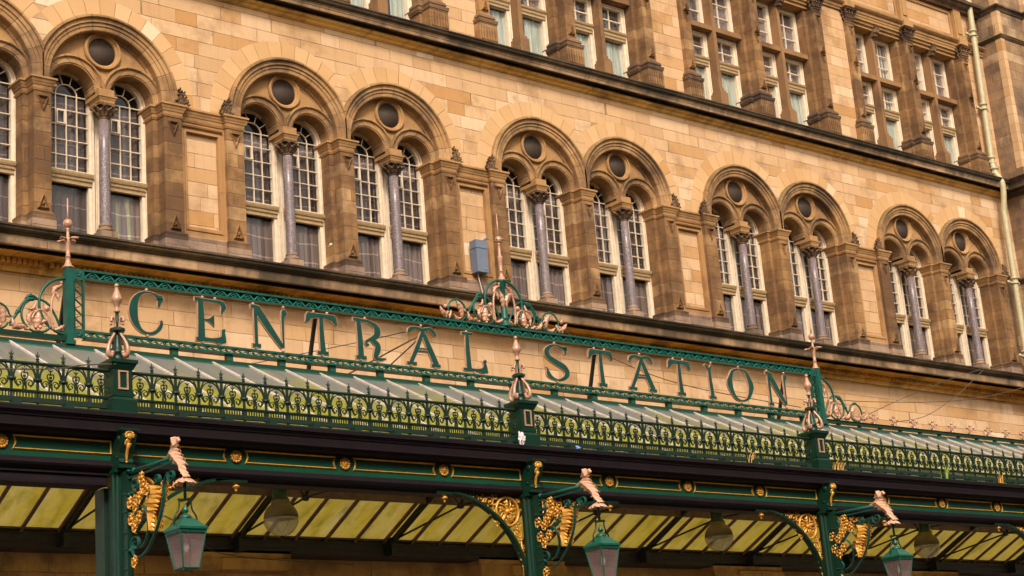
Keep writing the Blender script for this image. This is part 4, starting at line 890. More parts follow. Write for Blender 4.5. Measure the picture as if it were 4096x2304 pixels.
# ---------------------------------------------------------------- newel posts
def newel(X,idx):
    T=thing('newel_post',None,'post',(X,17.62,6.05),'square green posts in the canopy balustrade')
    T['label']=['square green balustrade post with copper finial at the left, in front of the letter C','square green balustrade post with copper finial between the two words, white bag at its foot','square green balustrade post with copper finial at the right end of the sign','square green balustrade post beyond the right edge'][idx]
    y0=17.62
    b=MB(); b.box(X-.158,X+.158,y0-.158,y0+.158,6.05,6.215); b.frus(X-.158,X+.158,y0-.158,y0+.158,6.215,X-.118,X+.118,y0-.118,y0+.118,6.26); b.box(X-.128,X+.128,y0-.128,y0+.128,6.262,6.285); b.box(X-.118,X+.118,y0-.118,y0+.118,6.285,6.59)
    b.frus(X-.125,X+.125,y0-.125,y0+.125,6.575,X-.16,X+.16,y0-.16,y0+.16,6.645); b.box(X-.168,X+.168,y0-.168,y0+.168,6.645,6.685)
    p=b.build('pedestal',M['green'],T,(X,y0,6.3))
    b=MB(); b.plate([(X-.062,6.34),(X+.062,6.34),(X+.062,6.56),(X-.062,6.56)],[[(X-.044,6.358),(X+.044,6.358),(X+.044,6.542),(X-.044,6.542)]],y0-.132,y0-.117); b.build('gilt_frame',M['copper'],p,(X,y0-.12,6.45))
    b=MB(); b.lathe([(.085,6.685),(.085,6.70),(.07,6.71),(.07,6.78),(.078,6.79),(.072,6.815),(.055,6.84),(.042,6.90),(.03,7.0),(.026,7.04)],(X,y0,0),16)
    b.lathe([(.085,7.04),(.092,7.05),(.092,7.075),(.08,7.085)],(X,y0,0),8,smooth=False); b.lathe([(.024,7.08),(.02,7.15),(.021,7.29)],(X,y0,0),12)
    p=b.build('finial_core',M['green'],T,(X,y0,6.9))
    b=MB()
    for k in range(4):
        a=R(90*k+20); ca,sa=math.cos(a),math.sin(a)
        pr=smooth([(.085,6.775),(.115,6.735),(.15,6.76),(.152,6.83),(.115,6.92),(.065,6.99),(.035,7.04)],4)
        b.tube([(X+r*ca,y0+r*sa,z) for r,z in pr],[.022+.006*math.sin(i/4) for i in range(len(pr))],8); b.ball((X+.085*ca,y0+.085*sa,6.785),.027,8)
        pr=smooth([(.03,7.08),(.036,7.15),(.062,7.20),(.09,7.195),(.098,7.165)],4); b.tube([(X+r*ca,y0+r*sa,z) for r,z in pr],[.014]*len(pr),6); b.ball((X+.095*ca,y0+.095*sa,7.16),.019,8); b.ball((X+.078*ca,y0+.078*sa,7.20),.022,8)
    b.lathe([(.02,7.275),(.038,7.28),(.038,7.298),(.022,7.305),(.026,7.34),(.034,7.37),(.055,7.40),(.066,7.425),(.064,7.45),(.046,7.49),(.027,7.535),(.014,7.58)],(X,y0,0),10); b.ball((X,y0,7.598),.027,12)
    b.build('copper_scrolls',M['copper'],p,(X,y0,7.2))
for i,X in enumerate(COLX): newel(X,i)
# ---------------------------------------------------------------- balustrades
def upright(b,x,y):
    b.box(x-.012,x+.012,y-.014,y+.014,6.09,6.56); b.lathe([(.036,6.375),(.038,6.385),(.036,6.40)],(x,y,0),10); b.lathe([(.022,6.36),(.024,6.37)],(x,y,0),8)
    b.lathe([(.014,6.60),(.012,6.615),(.022,6.622),(.022,6.63),(.009,6.64),(.009,6.66),(.012,6.675),(.003,6.715)],(x,y,0),8)
    for s in (-1,1): b.tube(smooth([(x,y,6.635),(x+s*.014,y,6.66),(x+s*.032,y,6.675)],3),[.009,.010,.010,.008,.007,.005,.003],6)
    b.box(x-.016,x+.016,y-.014,y+.014,6.585,6.605)
    for s in (-1,1): b.strap((y,smooth([(x+s*.018,6.42),(x+s*.03,6.47),(x+s*.055,6.53),(x+s*.075,6.56)],3)),.018,.009)
    b.box(x-.028,x+.028,y-.03,y+.03,6.05,6.10)
def motif(b,x,y):
    """ring with heart and paired scrolls"""
    r=.1335; cz=6.416
    b.strap((y,[(x+a*.93,z) for a,z in arc(0,cz,r,-56,236,30)]),.018,.012)
    for s in (-1,1):
        b.strap((y,[(x+s*u,z) for u,z in spiral(.062,6.345,.046,.012,200,-1.3,20)]),.016,.009)
        b.tube([(x+s*.104,y,6.37),(x+s*.108,y,6.395),(x+s*.098,y,6.412)],[.009,.008,.004],5)
        b.strap((y,[(x+s*u,z) for u,z in smooth([(.0,6.36),(.024,6.40),(.038,6.435),(.034,6.462),(.016,6.468),(.004,6.452)],4)]),.016,.010)
        b.tube(smooth([(x,y,6.49),(x+s*.012,y,6.505),(x+s*.027,y,6.515)],3),[.007]*7,5)
        b.strap((y,[(x+s*u,z) for u,z in smooth([(.012,6.27),(.018,6.30),(.008,6.33),(.0,6.36)],4)]),.024,.013)
    b.lathe([(.007,6.46),(.006,6.50),(.004,6.54)],(x,y,0),6); b.box(x-.013,x+.013,y-.011,y+.011,6.415,6.44); b.ball((x,y,6.395),.016,8)
YB=17.62
def balustrade(x0,n,idx,pitch=.3054):
    LB=['short run of ornate green cast iron railing left of the first post','ornate green cast iron railing in front of the word CENTRAL','ornate green cast iron railing in front of the word STATION, weeds near its right end','ornate green cast iron railing right of the sign, with tufts of grass']
    x1=x0+n*pitch
    T=thing('balustrade',LB[idx],'railing',((x0+x1)/2,YB,6.07),'cast iron railings along the canopy gutter')
    mid=((x0+x1)/2,YB,6.4)
    b=MB(); b.extx([(YB-.026,6.572),(YB-.022,6.588),(YB+.022,6.588),(YB+.026,6.572),(YB+.016,6.556),(YB-.016,6.556)],x0,x1); b.build('top_rail',M['rail'],T,mid)
    b=MB(); b.box(x0,x1,YB-.022,YB+.022,6.254,6.270); b.box(x0,x1,YB-.014,YB+.014,6.238,6.253); b.box(x0,x1,YB-.012,YB+.012,6.150,6.188); b.box(x0,x1,YB-.022,YB+.022,6.132,6.149)
    x=x0+.01
    for k in range(n):
        for j in range(8):
            xx=x0+pitch*k+.030+.035*j
            b.box(xx-.0065,xx+.0065,YB-.006,YB+.006,6.185,6.24)
    b.build('bottom_rail',M['rail'],T,mid)
    b=MB(); upright(b,x0,YB); u0=b.build('baluster',M['rail'],T,(x0,YB,6.35))
    b=MB(); motif(b,x0+pitch/2,YB); m0=b.build('ring_panel',M['rail'],T,(x0+pitch/2,YB,6.4))
    for k in range(1,n):
        for src in (u0,m0):
            if src is m0 or True:
                o=src.copy(); COL.objects.link(o); o.location.x=src.location.x+pitch*k
    # inner foot blocks
    for k in range(2,n,2): xx=x0+pitch*k; b=MB(); b.box(xx-.05,xx+.05,YB-.16,YB-.06,6.07,6.125); b.build('foot_block',M['rail'],T,(xx,YB-.1,6.1))
P_=.3054
balustrade(7.919-4*P_,8,0); balustrade(9.629-P_,19,1); balustrade(15.325,19,2); balustrade(21.325,19,3)
# ================================================================ SIGN
SG=thing('station_sign','large green sign of openwork lattice with separate copper edged letters reading CENTRAL STATION','sign',(17.83,20.9,7.81))
YS=20.86
def sgn(mb,n,m,par=SG,loc=(17.83,20.9,8.4)): return mb.build(n,M[m],par,loc)
def lattice(b,x0,x1,z0,z1,pitch,bottom=False,b2=None):
    b2=b2 or b
    h=z1-z0; b.box(x0,x1,20.84,20.94,z1-.022,z1); b.box(x0,x1,20.85,20.93,z0,z0+.018); b.box(x0,x1,20.835,20.85,z1-.030,z1-.020)
    n=int(round((x1-x0)/pitch)); p=(x1-x0)/n
    for k in range(n):
        c=x0+p*(k+.5); zb=z0+.016; zt=z1-.034
        for s in (-1,1):
            b2.strap((20.868,[(c+s*p*.5*(1-t),zb+(zt-zb)*math.sin(PI/2*t)) for t in (0,.25,.5,.75,1)]),.03,.017)
        b2.strap((20.87,[(c-p*.22,zb+.03),(c,zb+.052),(c+p*.22,zb+.03),(c,zb+.01),(c-p*.22,zb+.03)]),.02,.012)
        b.ball((c,20.885,zb+.032),.012,6)
        if not bottom: b.strap((20.90,[(c-p*.5,zt-.002),(c-p*.25,zt-.03),(c-p*.5+.0,zb+.045)]),.012,.008)
    b.box(x0,x1,20.915,20.925,z0+(h*.0),z1) if not bottom else None
b=MB();l2=MB(); lattice(b,10.42,25.23,8.735,8.866,.2213,b2=l2); o=sgn(b,'top_beam','teal'); l2.build('openwork',M['tealhi'],o,(17.8,20.87,8.8))
b=MB();l2=MB(); lattice(b,10.42,25.23,7.915,8.015,.2213,True,l2); b.box(10.42,25.23,20.82,20.97,7.898,7.914)
o=sgn(b,'bottom_beam','teal'); l2.build('openwork',M['tealhi'],o,(17.8,20.87,7.95))
x=10.9
while x<25.2: b=MB(); b.box(x-.045,x+.045,20.86,20.95,7.81,7.898); sgn(b,'sign_foot','lamp',loc=(x,20.9,7.85)); x+=.875
x=10.55
while x<25.2: b=MB(); b.ball((x,20.845,7.955),.013,6); sgn(b,'gilt_stud','gold',loc=(x,20.9,7.95)); x+=.2213
for s,xa in ((1,10.20),(-1,25.45)):
    b=MB(); b.box(xa-.05,xa+.05,20.84,20.96,7.81,8.875); b.box(xa-.065,xa+.065,20.82,20.98,7.80,7.86)
    p=sgn(b,'sign_post','teal',loc=(xa,20.9,8.3))
    b=MB(); x0,x1=(xa+.052,xa+.218) if s>0 else (xa-.218,xa-.052)
    b.plate([(x0,7.915),(x1,7.915),(x1,8.866),(x0,8.866)],[[(x0+.03,8.03),(x1-.02,8.03),(x1-.02,8.72),(x0+.03,8.72)]],20.86,20.92); 
    for kk in range(5):
        zz=8.04+.1375*kk
        b.strap((20.885,[(x0+.02,zz),(x1-.03,zz+.05),(x0+.03,zz+.1375)]),.03,.014)
    for zz in (7.96,8.80):
        for j in range(6): a=R(60*j); b.leaf(((x0+x1)/2,20.86,zz),((x0+x1)/2+.045*math.cos(a),20.85,zz+.045*math.sin(a)),.032,lobes=1,bulge=.6)
    for j in range(16): b.box(x0+.006,x0+.022,20.845,20.86,8.05+.042*j,8.075+.042*j)
    b.build('side_panel',M['teal'],p,(xa,20.9,8.3))
def spike(x,y,z0,zball,ztip,rb,leaves,name='finial'):
    b=MB(); b.lathe([(.075,z0),(.078,z0+.015),(.055,z0+.035),(.036,z0+.08),(.030,z0+.15),(.036,z0+.155),(.036,z0+.17),(.026,z0+.175),(.030,z0+.25),(.034,z0+.32),(.046,z0+.40),(.045,z0+.415),(.022,z0+.43),(.018,zball-rb-.02),(.027,zball-rb)],(x,y,0),14)
    b.ball((x,y,zball),rb,16); b.lathe([(.016,zball+rb*.8),(.012,(zball+ztip)/2),(.009,ztip)],(x,y,0),8)
    if leaves:
        for k in range(4):
            a=R(90*k+35); ca,sa=math.cos(a),math.sin(a); b.leaf((x+.03*ca,y+.03*sa,z0+.42),(x+.165*ca,y+.165*sa,z0+.40),.085,lobes=1,bulge=.3,up=(0,0,1),th=.012,curl=.12)
    else:
        for k in range(4):
            a=R(90*k+20); b.tube([(x+rb*.9*math.cos(a),y+rb*.9*math.sin(a),zball),(x+(rb+.035)*math.cos(a),y+(rb+.035)*math.sin(a),zball+.01)],[.014,.002],6)
    return sgn(b,name,'copper',loc=(x,y,zball))
spike(10.20,20.9,8.875,9.506,9.873,.066,True); spike(25.45,20.9,8.875,9.506,9.873,.066,True)
spike(17.836,20.9,9.66,10.363,10.822,.062,False)
# --- scroll crests
def half_crest(gr,cu,cx,z0,s,ring=True):
    y=20.9
    def T(pts,r,mb=gr,n=8): mb.tube([(cx+s*x,y,z0+z) for x,z in pts],r,n)
    T(arc(0,.405,.39,-90,90,26),.021)
    T(arc(.41,.235,.228,-160,150,30)+smooth([(.21,.35),(.14,.22),(.07,.06),(.03,.0)],4)[1:],.017)
    T(smooth([(.47,.455),(.57,.43),(.66,.31),(.72,.20),(.80,.09)],5),[.03]*5+[.02]*16)
    T(arc(.98,.175,.178,-150,170,26)+smooth([(.80,.20),(.74,.13),(.80,.06)],4)[1:],.015)
    for x,z in ((.98,.353),(.98,.0),(.41,.005),(.0,.01)): gr.box(cx+s*x-.035,cx+s*x+.035,y-.02,y+.02,z0+z-.015,z0+z+.022)
    for d in range(3): gr.ball((cx+s*(.685+.012*d),y,z0+.265-.018*d),.032-.004*d,8)
    gr.leaf((cx+s*.42,y-.02,z0+.47),(cx+s*.60,y-.02,z0+.44),.06,lobes=3,bulge=.6)
    def L(a,c,w,bend=.15,lobes=4): w*=.75; cu.leaf((cx+s*a[0],y-.012,z0+a[1]),(cx+s*c[0],y-.03,z0+c[1]),w,bend=bend*s,lobes=lobes,bulge=.6,th=.02)
    # tall stem with ball and leaf inside the large ring
    cu.tube([(cx+s*x,y-.01,z0+z) for x,z in smooth([(.20,.05),(.225,.25),(.215,.45),(.17,.58),(.12,.66),(.07,.70)],4)],[.018]*10+[.014]*11,6)
    L((.20,.54),(.06,.68),.10,.2,3); L((.19,.60),(.12,.46),.07,.2,2); cu.ball((cx+s*.075,y-.01,z0+.725),.022,8)
    cu.tube([(cx+s*.27,y,z0+.10),(cx+s*.285,y,z0+.30)],[.011,.011],6); cu.ball((cx+s*.285,y,z0+.345),.044,12)
    cu.tube([(cx+s*x,y-.012,z0+z) for x,z in smooth([(.24,.08),(.26,.22),(.32,.30),(.39,.315),(.46,.26),(.50,.18)],4)],[.015]*21,6)
    L((.40,.29),(.43,.03),.20,.05,4); L((.46,.30),(.52,.08),.10,-.2,3); L((.36,.12),(.28,.17),.07,.2,2)
    for dx,dz in ((.39,.07),(.45,.065),(.42,.03)): cu.ball((cx+s*dx,y-.03,z0+dz),.028,8)
    L((.44,.42),(.56,.30),.07,.25,3); L((.18,.06),(.04,.14),.09,-.1,3)
    L((.88,.08),(.99,.33),.15,-.15,4); L((.90,.06),(1.06,.10),.10,.3,3); L((.90,.18),(.80,.16),.06,.2,2)
    L((.62,.04),(.78,.17),.12,.25,3); L((.56,.02),(.68,.06),.07,-.2,2); cu.ball((cx+s*.55,y-.01,z0+.035),.022,8)
    L((1.14,.06),(1.33,.20),.12,.15,4); L((1.14,.14),(1.22,.02),.07,-.2,2); cu.ball((cx+s*1.22,y-.01,z0+.215),.034,10); L((1.10,.16),(1.16,.02),.06,0,2)
for nm,cx,z0,ss in (('centre',17.836,8.872,(-1,1)),('left',10.17,7.925,(-1,)),('right',25.48,7.925,(1,))):
    g_,c_=MB(),MB()
    for s in ss: half_crest(g_,c_,cx,z0,s)
    if nm=='centre':
        g_.lathe([(.10,0),(.10,.035),(.07,.05),(.062,.12),(.07,.13),(.066,.15),(.055,.20),(.047,.40),(.042,.42),(.04,.66),(.06,.68),(.062,.74),(.09,.765),(.09,.79)],(cx,20.9,z0),14)
        for j in range(8): gz=z0+.42+.03*j; g_.tube([(cx+.042*math.cos(R(60*j+a)),20.9+.042*math.sin(R(60*j+a)),gz+a*.0004) for a in range(0,181,30)],.006,4)
        for s in (-1,1): c_.leaf((cx+s*.03,20.86,z0+.32),(cx+s*.10,20.84,z0+.58),.10,bend=-.1*s,lobes=3,bulge=.6,th=.02)
    p=sgn(g_,'scroll_crest','teal',loc=(cx,20.9,z0)); c_.build('copper_leaves',M['copper'],p,(cx,20.9,z0))
# --- rakers and stays behind the sign
for x in (10.21,14.21,19.84,24.6):
    b=MB(); b.add([(x-.025,20.95,8.72),(x+.025,20.95,8.72),(x+.025,21.30,7.60),(x-.025,21.30,7.60),(x-.025,20.99,8.72),(x+.025,20.99,8.72),(x+.025,21.36,7.60),(x-.025,21.36,7.60)],[(0,1,2,3),(4,5,6,7),(0,4,7,3),(1,5,6,2),(0,1,5,4),(3,2,6,7)]); sgn(b,'raking_strut','black',loc=(x,21,8))
b=MB(); b.tube([(16.44,20.96,8.74),(16.44,22.75,8.60),(16.44,24.9,8.42)],.014,6); sgn(b,'stay_rod','brownbar'); b=MB(); b.tube([(16.155,20.96,8.557),(16.155,22.1,8.216),(16.155,23.4,7.83)],.012,6); sgn(b,'stay_rod','brownbar')
# --- letters --------------------------------------------------------------
LZ,LH=8.062,.61
def sm(p,n=5): return smooth(p,n)
LET={
'C':[sm([(.83,.66,.035),(.85,.76,.05),(.88,.86,.085),(.80,.90,.06),(.68,.96,.03),(.50,.985,.028),(.30,.92,.05),(.15,.75,.09),(.10,.50,.115),(.15,.27,.09),(.30,.08,.05),(.50,.015,.035),(.70,.05,.045),(.84,.16,.05),(.90,.28,.045),(.88,.36,.03)])],
'E':[sm([(.20,.02,.10),(.21,.5,.088),(.20,.98,.075)]),[(.0,.985,.05),(.22,.975,.055)],[(.02,.02,.05),(.24,.025,.06)],sm([(.2,.975,.04),(.6,.97,.04),(.85,.95,.06),(.93,.86,.075),(.88,.74,.04),(.87,.66,.02)]),sm([(.2,.03,.06),(.55,.03,.05),(.85,.05,.09),(.90,.16,.06),(.90,.27,.045),(.97,.30,.035)]),[(.86,.06,.08),(.99,.01,.03)],sm([(.26,.5,.02),(.42,.5,.035),(.56,.5,.11),(.62,.5,.16)])],
'N':[[(.14,.02,.05),(.14,.97,.055)],[(.0,.98,.05),(.22,.97,.05)],[(.02,.02,.05),(.27,.02,.05)],sm([(.16,.96,.10),(.5,.5,.095),(.88,.03,.06)]),sm([(.90,.03,.03),(.90,.5,.035),(.91,.80,.05),(.95,.90,.085),(.93,.99,.05)])],
'T':[sm([(.52,.04,.085),(.50,.5,.07),(.50,.95,.06)]),[(.33,.02,.05),(.70,.02,.05)],sm([(.04,.985,.03),(.5,.955,.055),(.96,.985,.03)]),sm([(.06,.97,.05),(.08,.88,.075),(.04,.80,.05),(.0,.74,.025)]),sm([(.94,.97,.05),(.92,.88,.075),(.96,.80,.05),(1.0,.74,.025)]),sm([(.5,.95,.05),(.3,.93,.05),(.12,.90,.06)]),sm([(.5,.95,.05),(.7,.93,.05),(.88,.90,.06)])],
'R':[sm([(.20,.03,.09),(.20,.5,.08),(.17,.97,.07)]),[(.0,.985,.05),(.22,.98,.05)],[(.04,.02,.05),(.38,.02,.05)],sm([(.18,.975,.04),(.45,.97,.045),(.68,.88,.07),(.76,.74,.10),(.70,.60,.08),(.50,.50,.045),(.38,.43,.04),(.42,.35,.035),(.47,.38,.03)]),sm([(.55,.52,.05),(.74,.38,.085),(.72,.22,.09),(.66,.06,.06),(.80,.02,.045),(1.0,.05,.025)])],
'A':[sm([(.52,.88,.05),(.36,.50,.065),(.12,.03,.06)]),sm([(.52,.90,.06),(.68,.50,.085),(.88,.03,.09)]),[(.0,.02,.045),(.30,.02,.045)],[(.72,.02,.045),(1.0,.02,.045)],[(.28,.36,.028),(.76,.36,.028)],[(.30,.43,.022),(.73,.43,.022)],sm([(.10,.80,.03),(.15,.90,.06),(.30,.96,.045),(.52,.93,.05),(.72,.97,.05),(.84,.90,.06),(.90,.78,.03)])],
'L':[sm([(.30,.04,.085),(.29,.5,.075),(.30,.96,.06)]),[(.10,.985,.045),(.50,.985,.045)],[(.08,.02,.045),(.35,.02,.05)],sm([(.28,.025,.05),(.6,.025,.045),(.85,.05,.09),(.88,.17,.06),(.86,.27,.045),(.95,.30,.04)]),[(.84,.05,.07),(.98,.0,.03)]],
'S':[sm([(.90,.72,.025),(.88,.84,.05),(.92,.93,.06),(.78,.92,.05),(.55,.985,.03),(.30,.93,.05),(.14,.78,.085),(.22,.62,.085),(.50,.50,.085),(.80,.38,.09),(.90,.22,.09),(.75,.07,.055),(.50,.01,.03),(.28,.06,.05),(.16,.14,.075),(.12,.28,.035),(.08,.36,.02)])],
'I':[sm([(.62,.04,.08),(.55,.5,.065),(.50,.86,.06)]),[(.25,.02,.045),(1.0,.02,.045)],sm([(.5,.84,.06),(.28,.92,.055),(.08,.985,.04)]),sm([(.52,.84,.05),(.68,.92,.035),(.82,.99,.03)])],
'O':[sm([(.50,.985,.028),(.22,.90,.05),(.08,.68,.085),(.03,.52,.12),(.09,.30,.085),(.25,.08,.05),(.50,.015,.028),(.77,.10,.05),(.92,.32,.085),(.97,.50,.11),(.91,.70,.085),(.77,.92,.05),(.50,.985,.028)])],
}
def letter(ch,x0,x1,studs=((.5,1.04),(.5,-.035))):
    w=x1-x0; cu,gr=MB(),MB()
    def rib(mb,st,dw,y0,y1,trim,i,bev):
        P=[(x0+x*w,LZ+z*LH,t*1.22+.004) for x,z,t in st]; m=len(P); vs=[]
        for k,(x,z,t) in enumerate(P):
            a=P[max(k-1,0)];c=P[min(k+1,m-1)]; dx,dz=c[0]-a[0],c[1]-a[1]; l=math.hypot(dx,dz) or 1; ux,uz=dx/l,dz/l
            if trim and k==0: x+=ux*trim; z+=uz*trim
            if trim and k==m-1: x-=ux*trim; z-=uz*trim
            h=max(.003,t/2+dw); hb=h+bev
            vs+=[(x-uz*h,y0,z+ux*h),(x+uz*h,y0,z-ux*h),(x+uz*hb,y1,z-ux*hb),(x-uz*hb,y1,z+ux*hb)]
        fs=[(k*4+j,k*4+(j+1)%4,(k+1)*4+(j+1)%4,(k+1)*4+j) for k in range(m-1) for j in range(4)]+[(0,1,2,3),((m-1)*4,(m-1)*4+1,(m-1)*4+2,(m-1)*4+3)]
        mb.add(vs,fs)
    for i,st in enumerate(LET[ch]):
        rib(cu,st,.001,20.848-.0006*i,20.878-.0004*i,0,i,.002)
        rib(gr,st,-.0078,20.8425-.0007*i,20.86,.007,i,0)
    for sx,sz in studs: cu.ball((x0+sx*w,20.865,LZ+sz*LH),.024,10)
    o=sgn(cu,'letter','copper',loc=((x0+x1)/2,20.87,LZ)); gr.build('letter_face',M['green2'],o,((x0+x1)/2,20.86,LZ))
two=((.28,1.045),(.72,1.045),(.5,-.035)); feet=((.5,1.045),(.14,-.035),(.86,-.035))
for ch,x0,x1,st in [('C',11.08,11.615,((.5,1.045),(.5,-.035))),('E',12.085,12.59,((.28,1.045),(.68,1.045),(.25,-.035),(.75,-.035))),('N',13.0,13.60,((.1,1.045),(.95,1.045),(.14,-.035),(.9,-.035))),('T',13.945,14.49,two),('R',14.79,15.37,((.4,1.045),(.2,-.035),(.75,-.035))),('A',15.755,16.41,feet),('L',16.81,17.37,((.3,1.045),(.5,-.035))),
    ('S',18.555,19.105,((.5,1.045),(.5,-.035))),('T',19.565,20.10,two),('A',20.435,21.10,feet),('T',21.43,21.97,two),('I',22.335,22.575,((.8,1.06),(.65,-.035))),('O',22.945,23.535,((.5,1.045),(.5,-.035))),('N',23.94,24.49,((.1,1.045),(.95,1.045),(.14,-.035),(.9,-.035)))]: letter(ch,x0,x1,st)
# ================================================================ SMALL THINGS
T=thing('cable_box','blue grey metal box with stub pipe on the blank stone panel above the sign','box',(20.62,24.8,11.2))
b=MB(); b.box(20.49,20.76,24.68,24.868,11.24,11.86); b.box(20.48,20.77,24.67,24.868,11.72,11.88); b.build('housing',M['boxgrey'],T,(20.62,24.75,11.5))
b=MB(); b.tube([(20.70,24.75,11.86),(20.78,24.66,11.965)],.024,10); b.build('stub_pipe',M['boxgrey'],T,(20.7,24.75,11.9))
b=MB(); b.ball((20.68,24.675,11.31),.014,8); b.ball((20.72,24.675,11.30),.010,8); b.build('lock',M['pipe'],T,(20.68,24.68,11.3))
b=MB(); b.tube(smooth([(20.58,24.80,11.25),(20.61,24.78,11.0),(20.66,24.72,10.72),(20.70,24.4,10.70),(20.72,24.25,10.62),(20.73,24.25,10.3)],4),.011,6); b.build('white_cable',M['whitecable'],T,(20.6,24.8,11))
b=MB(); b.tube(smooth([(20.66,24.80,11.25),(20.67,24.78,11.0),(20.70,24.72,10.72),(20.75,24.4,10.70),(20.78,24.24,10.62)],4),.009,6); b.build('brown_cable',M['cable'],T,(20.6,24.8,11))
for i,(p,lab) in enumerate([([(35.74,24.28,10.61),(33.0,23.4,9.88),(30.2,22.6,9.05),(26.7,20.9,8.05)],'upper of two thin cables running from the mossy cornice down to the sign'),([(35.83,24.27,10.6),(33.4,23.4,9.6),(31.0,22.6,8.75),(27.6,20.9,8.0)],'lower of two thin cables running from the mossy cornice to the ridge cresting'),([(39.5,24.0,10.9),(37.0,24.0,10.2),(33.8,23.7,9.55),(29.4,22.9,9.0),(25.5,21.1,8.4)],'thin dark cable sagging from the right edge to the right sign post'),([(39.2,24.0,10.3),(36.7,23.4,9.45),(34.2,22.4,8.4),(32.5,21.2,7.9)],'pale cable slanting down from the right edge to the far end of the cresting'),([(17.0,20.95,9.0),(15.9,21.0,8.62),(14.5,22.0,8.35),(13.0,23.9,8.2)],'thin wire sloping behind the letter R from the centre crest'),([(19.0,20.9,9.0),(20.2,20.95,8.6),(22.0,21.0,8.28),(25.0,21.0,8.12)],'thin wire sloping behind the letters of STATION'),([(7.0,17.4,6.36),(8.3,17.52,6.50),(8.75,17.57,6.60),(9.10,17.47,6.62)],'thin black wire crossing the railing left of the first post'),([(16.9,24.2,5.5),(14.2,23.8,5.55),(13.2,23.0,5.75),(11.5,22,6.05)],'thin wire slung under the canopy in the shade')]):
    b=MB(); b.tube(smooth(p,6),.008,5); o=b.build('cable',M['whitecable' if i==3 else 'cable'],None,p[1]); tag(o,lab,'cable')
M['grass2']=paint('green_blade',(.20,.30,.025),(.34,.34,.03),rough=.6,wear=.1,scale=20)
M['dry']=paint('dry_blade',(.70,.30,.03),(.55,.33,.05),rough=.6,wear=.1,scale=20)
def tuft(x,y,z,n,h,lab,cat='weed',sp=.07,mat='dry'):
    b=MB(); rr=random.Random(int(x*100))
    for k in range(n):
        a=rr.uniform(-1,1)*.5; l=h*rr.uniform(.5,1.1); bx=x+rr.uniform(-sp,sp); by=y+rr.uniform(-.03,.03)
        p=smooth([(bx,by,z),(bx+a*l*.3,by-.01,z+l*.55),(bx+a*l*.9,by-.03,z+l*(.95-.3*abs(a)))],3); b.tube(p,[.007-.0009*i for i in range(len(p))],4)
    o=b.build('weed_tuft',M[mat],None,(x,y,z)); tag(o,lab,cat,'weeds growing in the canopy gutter')
tuft(19.53,17.50,6.05,9,.26,'small dry orange grass tuft in the gutter below the letter N of STATION')
tuft(21.50,17.47,6.05,16,.22,'bushy dry weed tuft right beside the third balustrade post',sp=.14)
tuft(24.24,17.47,6.05,14,.30,'green grass tuft midway along the railing right of the sign',sp=.09,mat='grass2')
tuft(25.80,17.47,6.05,9,.30,'upright yellow grass tuft nearest the right edge',sp=.04)
def crumple(name,c,r,mat,lab,cat,sz=(1,1,1),seed=1,sub=12):
    rr=random.Random(seed); b=MB(); n=14; vs=[]
    for i in range(sub+1):
        t=PI*i/sub
        for j in range(n):
            p=2*PI*j/n; q=r*(.75+.35*math.sin(5*p+3*t+seed)*math.sin(3*t)+rr.uniform(-.14,.14))
            vs.append((c[0]+q*math.sin(t)*math.cos(p)*sz[0],c[1]+q*math.sin(t)*math.sin(p)*sz[1],c[2]+q*math.cos(t)*sz[2]))
    b.add(vs,[(i*n+j,i*n+(j+1)%n,(i+1)*n+(j+1)%n,(i+1)*n+j) for i in range(sub) for j in range(n)])
    o=b.build(name,M[mat],None,c); return tag(o,lab,cat)
crumple('plastic_bag',(14.97,17.40,6.135),.095,'bag','crumpled white plastic bag caught on the gutter beside the middle balustrade post','bag',(.62,.5,1.0),3)
crumple('plastic_bag',(16.02,17.50,6.09),.085,'blue','crumpled blue plastic bag lying on the gutter under the railing','bag',(1.25,.5,.42),5)
crumple('litter_scrap',(8.15,17.66,6.08),.06,'boxgrey','small grey scrap of litter under the left railing','litter',(1.5,.6,.4),8)
b=MB(); b.tube([(17.13,24.8,11.27),(17.13,24.70,11.30)],.012,8); b.ball((17.13,24.69,11.30),.03,10); o=b.build('door_bell_sensor',M['white'],None,(17.13,24.75,11.3)); o.name='wall_sensor'; tag(o,'small white sensor knob on the pier beside the second window pair','sensor')
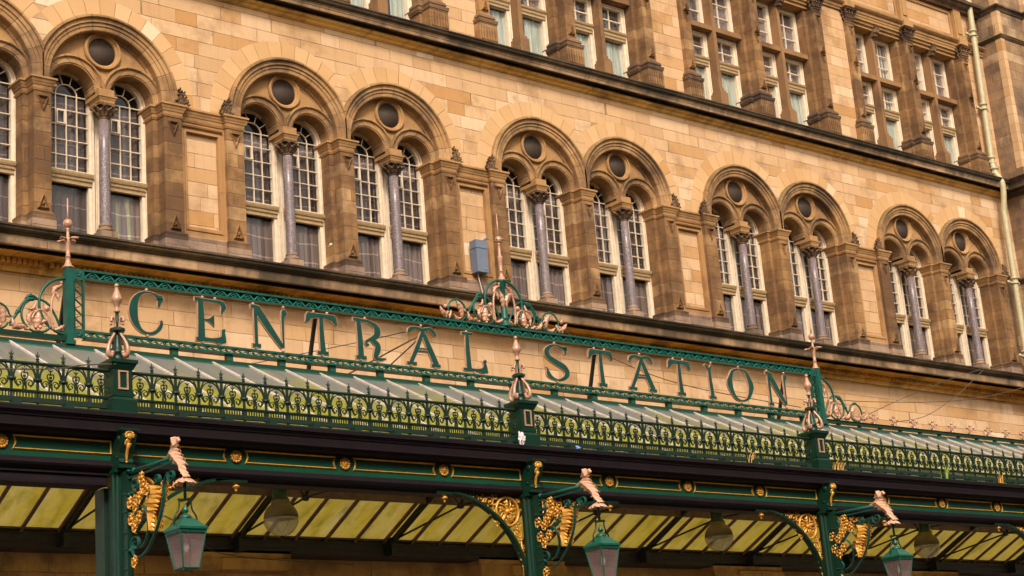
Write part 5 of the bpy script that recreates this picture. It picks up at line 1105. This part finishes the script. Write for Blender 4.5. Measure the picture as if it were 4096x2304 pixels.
# ================================================================ CAMERA, LIGHT, WORLD
cam=bpy.data.cameras.new('camera'); co=bpy.data.objects.new('camera',cam); COL.objects.link(co); S.camera=co
RM=Matrix(((0.76923295,-0.11830703,-0.62792047),(-0.63407655,-0.26270408,-0.72727815),(-0.07891515,0.95759595,-0.27709635)))
RM=Matrix(CAMR) if 'CAMR' in globals() else RM
# rows are the world axes seen from the camera
import numpy as np
Rw=np.array(RM); u,s_,vt=np.linalg.svd(Rw); Rw=u@vt
co.matrix_world=Matrix([list(Rw[0])+[0],list(Rw[1])+[0],list(Rw[2])+[1.6],[0,0,0,1]])
cam.sensor_width=36; cam.lens=61.638; cam.clip_end=2000; cam.clip_start=.1
W=bpy.data.worlds.new('World'); S.world=W; W.use_nodes=True; nt=W.node_tree; bg=nt.nodes['Background']
sky=nt.nodes.new('ShaderNodeTexSky'); sky.sky_type='NISHITA'; sky.sun_disc=False; EL,AZM=41,32
sky.sun_elevation=R(EL); sky.dust_density=4; sky.air_density=1.2; sky.ozone_density=1
hs=nt.nodes.new('ShaderNodeHueSaturation'); hs.inputs['Saturation'].default_value=.18; hs.inputs['Value'].default_value=1.0
mx=nt.nodes.new('ShaderNodeMix'); mx.data_type='RGBA'; mx.blend_type='MULTIPLY'; mx.inputs[0].default_value=1; mx.inputs[7].default_value=(1,.93,.84,1)
nt.links.new(sky.outputs[0],hs.inputs['Color']); nt.links.new(hs.outputs[0],mx.inputs[6]); nt.links.new(mx.outputs[2],bg.inputs[0]); bg.inputs[1].default_value=.11
sl=bpy.data.lights.new('sun','SUN'); sl.energy=1.5; sl.angle=R(11); sl.color=(1,.93,.82); so=bpy.data.objects.new('sun',sl); COL.objects.link(so)
# the sun stands in front of the facade (towards -Y) and to the left (-X)
sd=Vector((-math.sin(R(AZM))*math.cos(R(EL)),-math.cos(R(AZM))*math.cos(R(EL)),math.sin(R(EL)))); so.rotation_euler=sd.to_track_quat('Z','Y').to_euler(); so.location=(10,5,40)
sky.sun_rotation=math.atan2(sd.x,sd.y)
S.render.engine='CYCLES'; S.view_settings.view_transform='Standard'; S.view_settings.look='None'; S.view_settings.gamma=1; S.view_settings.exposure=1.06
S.cycles.max_bounces=8; S.cycles.transparent_max_bounces=12
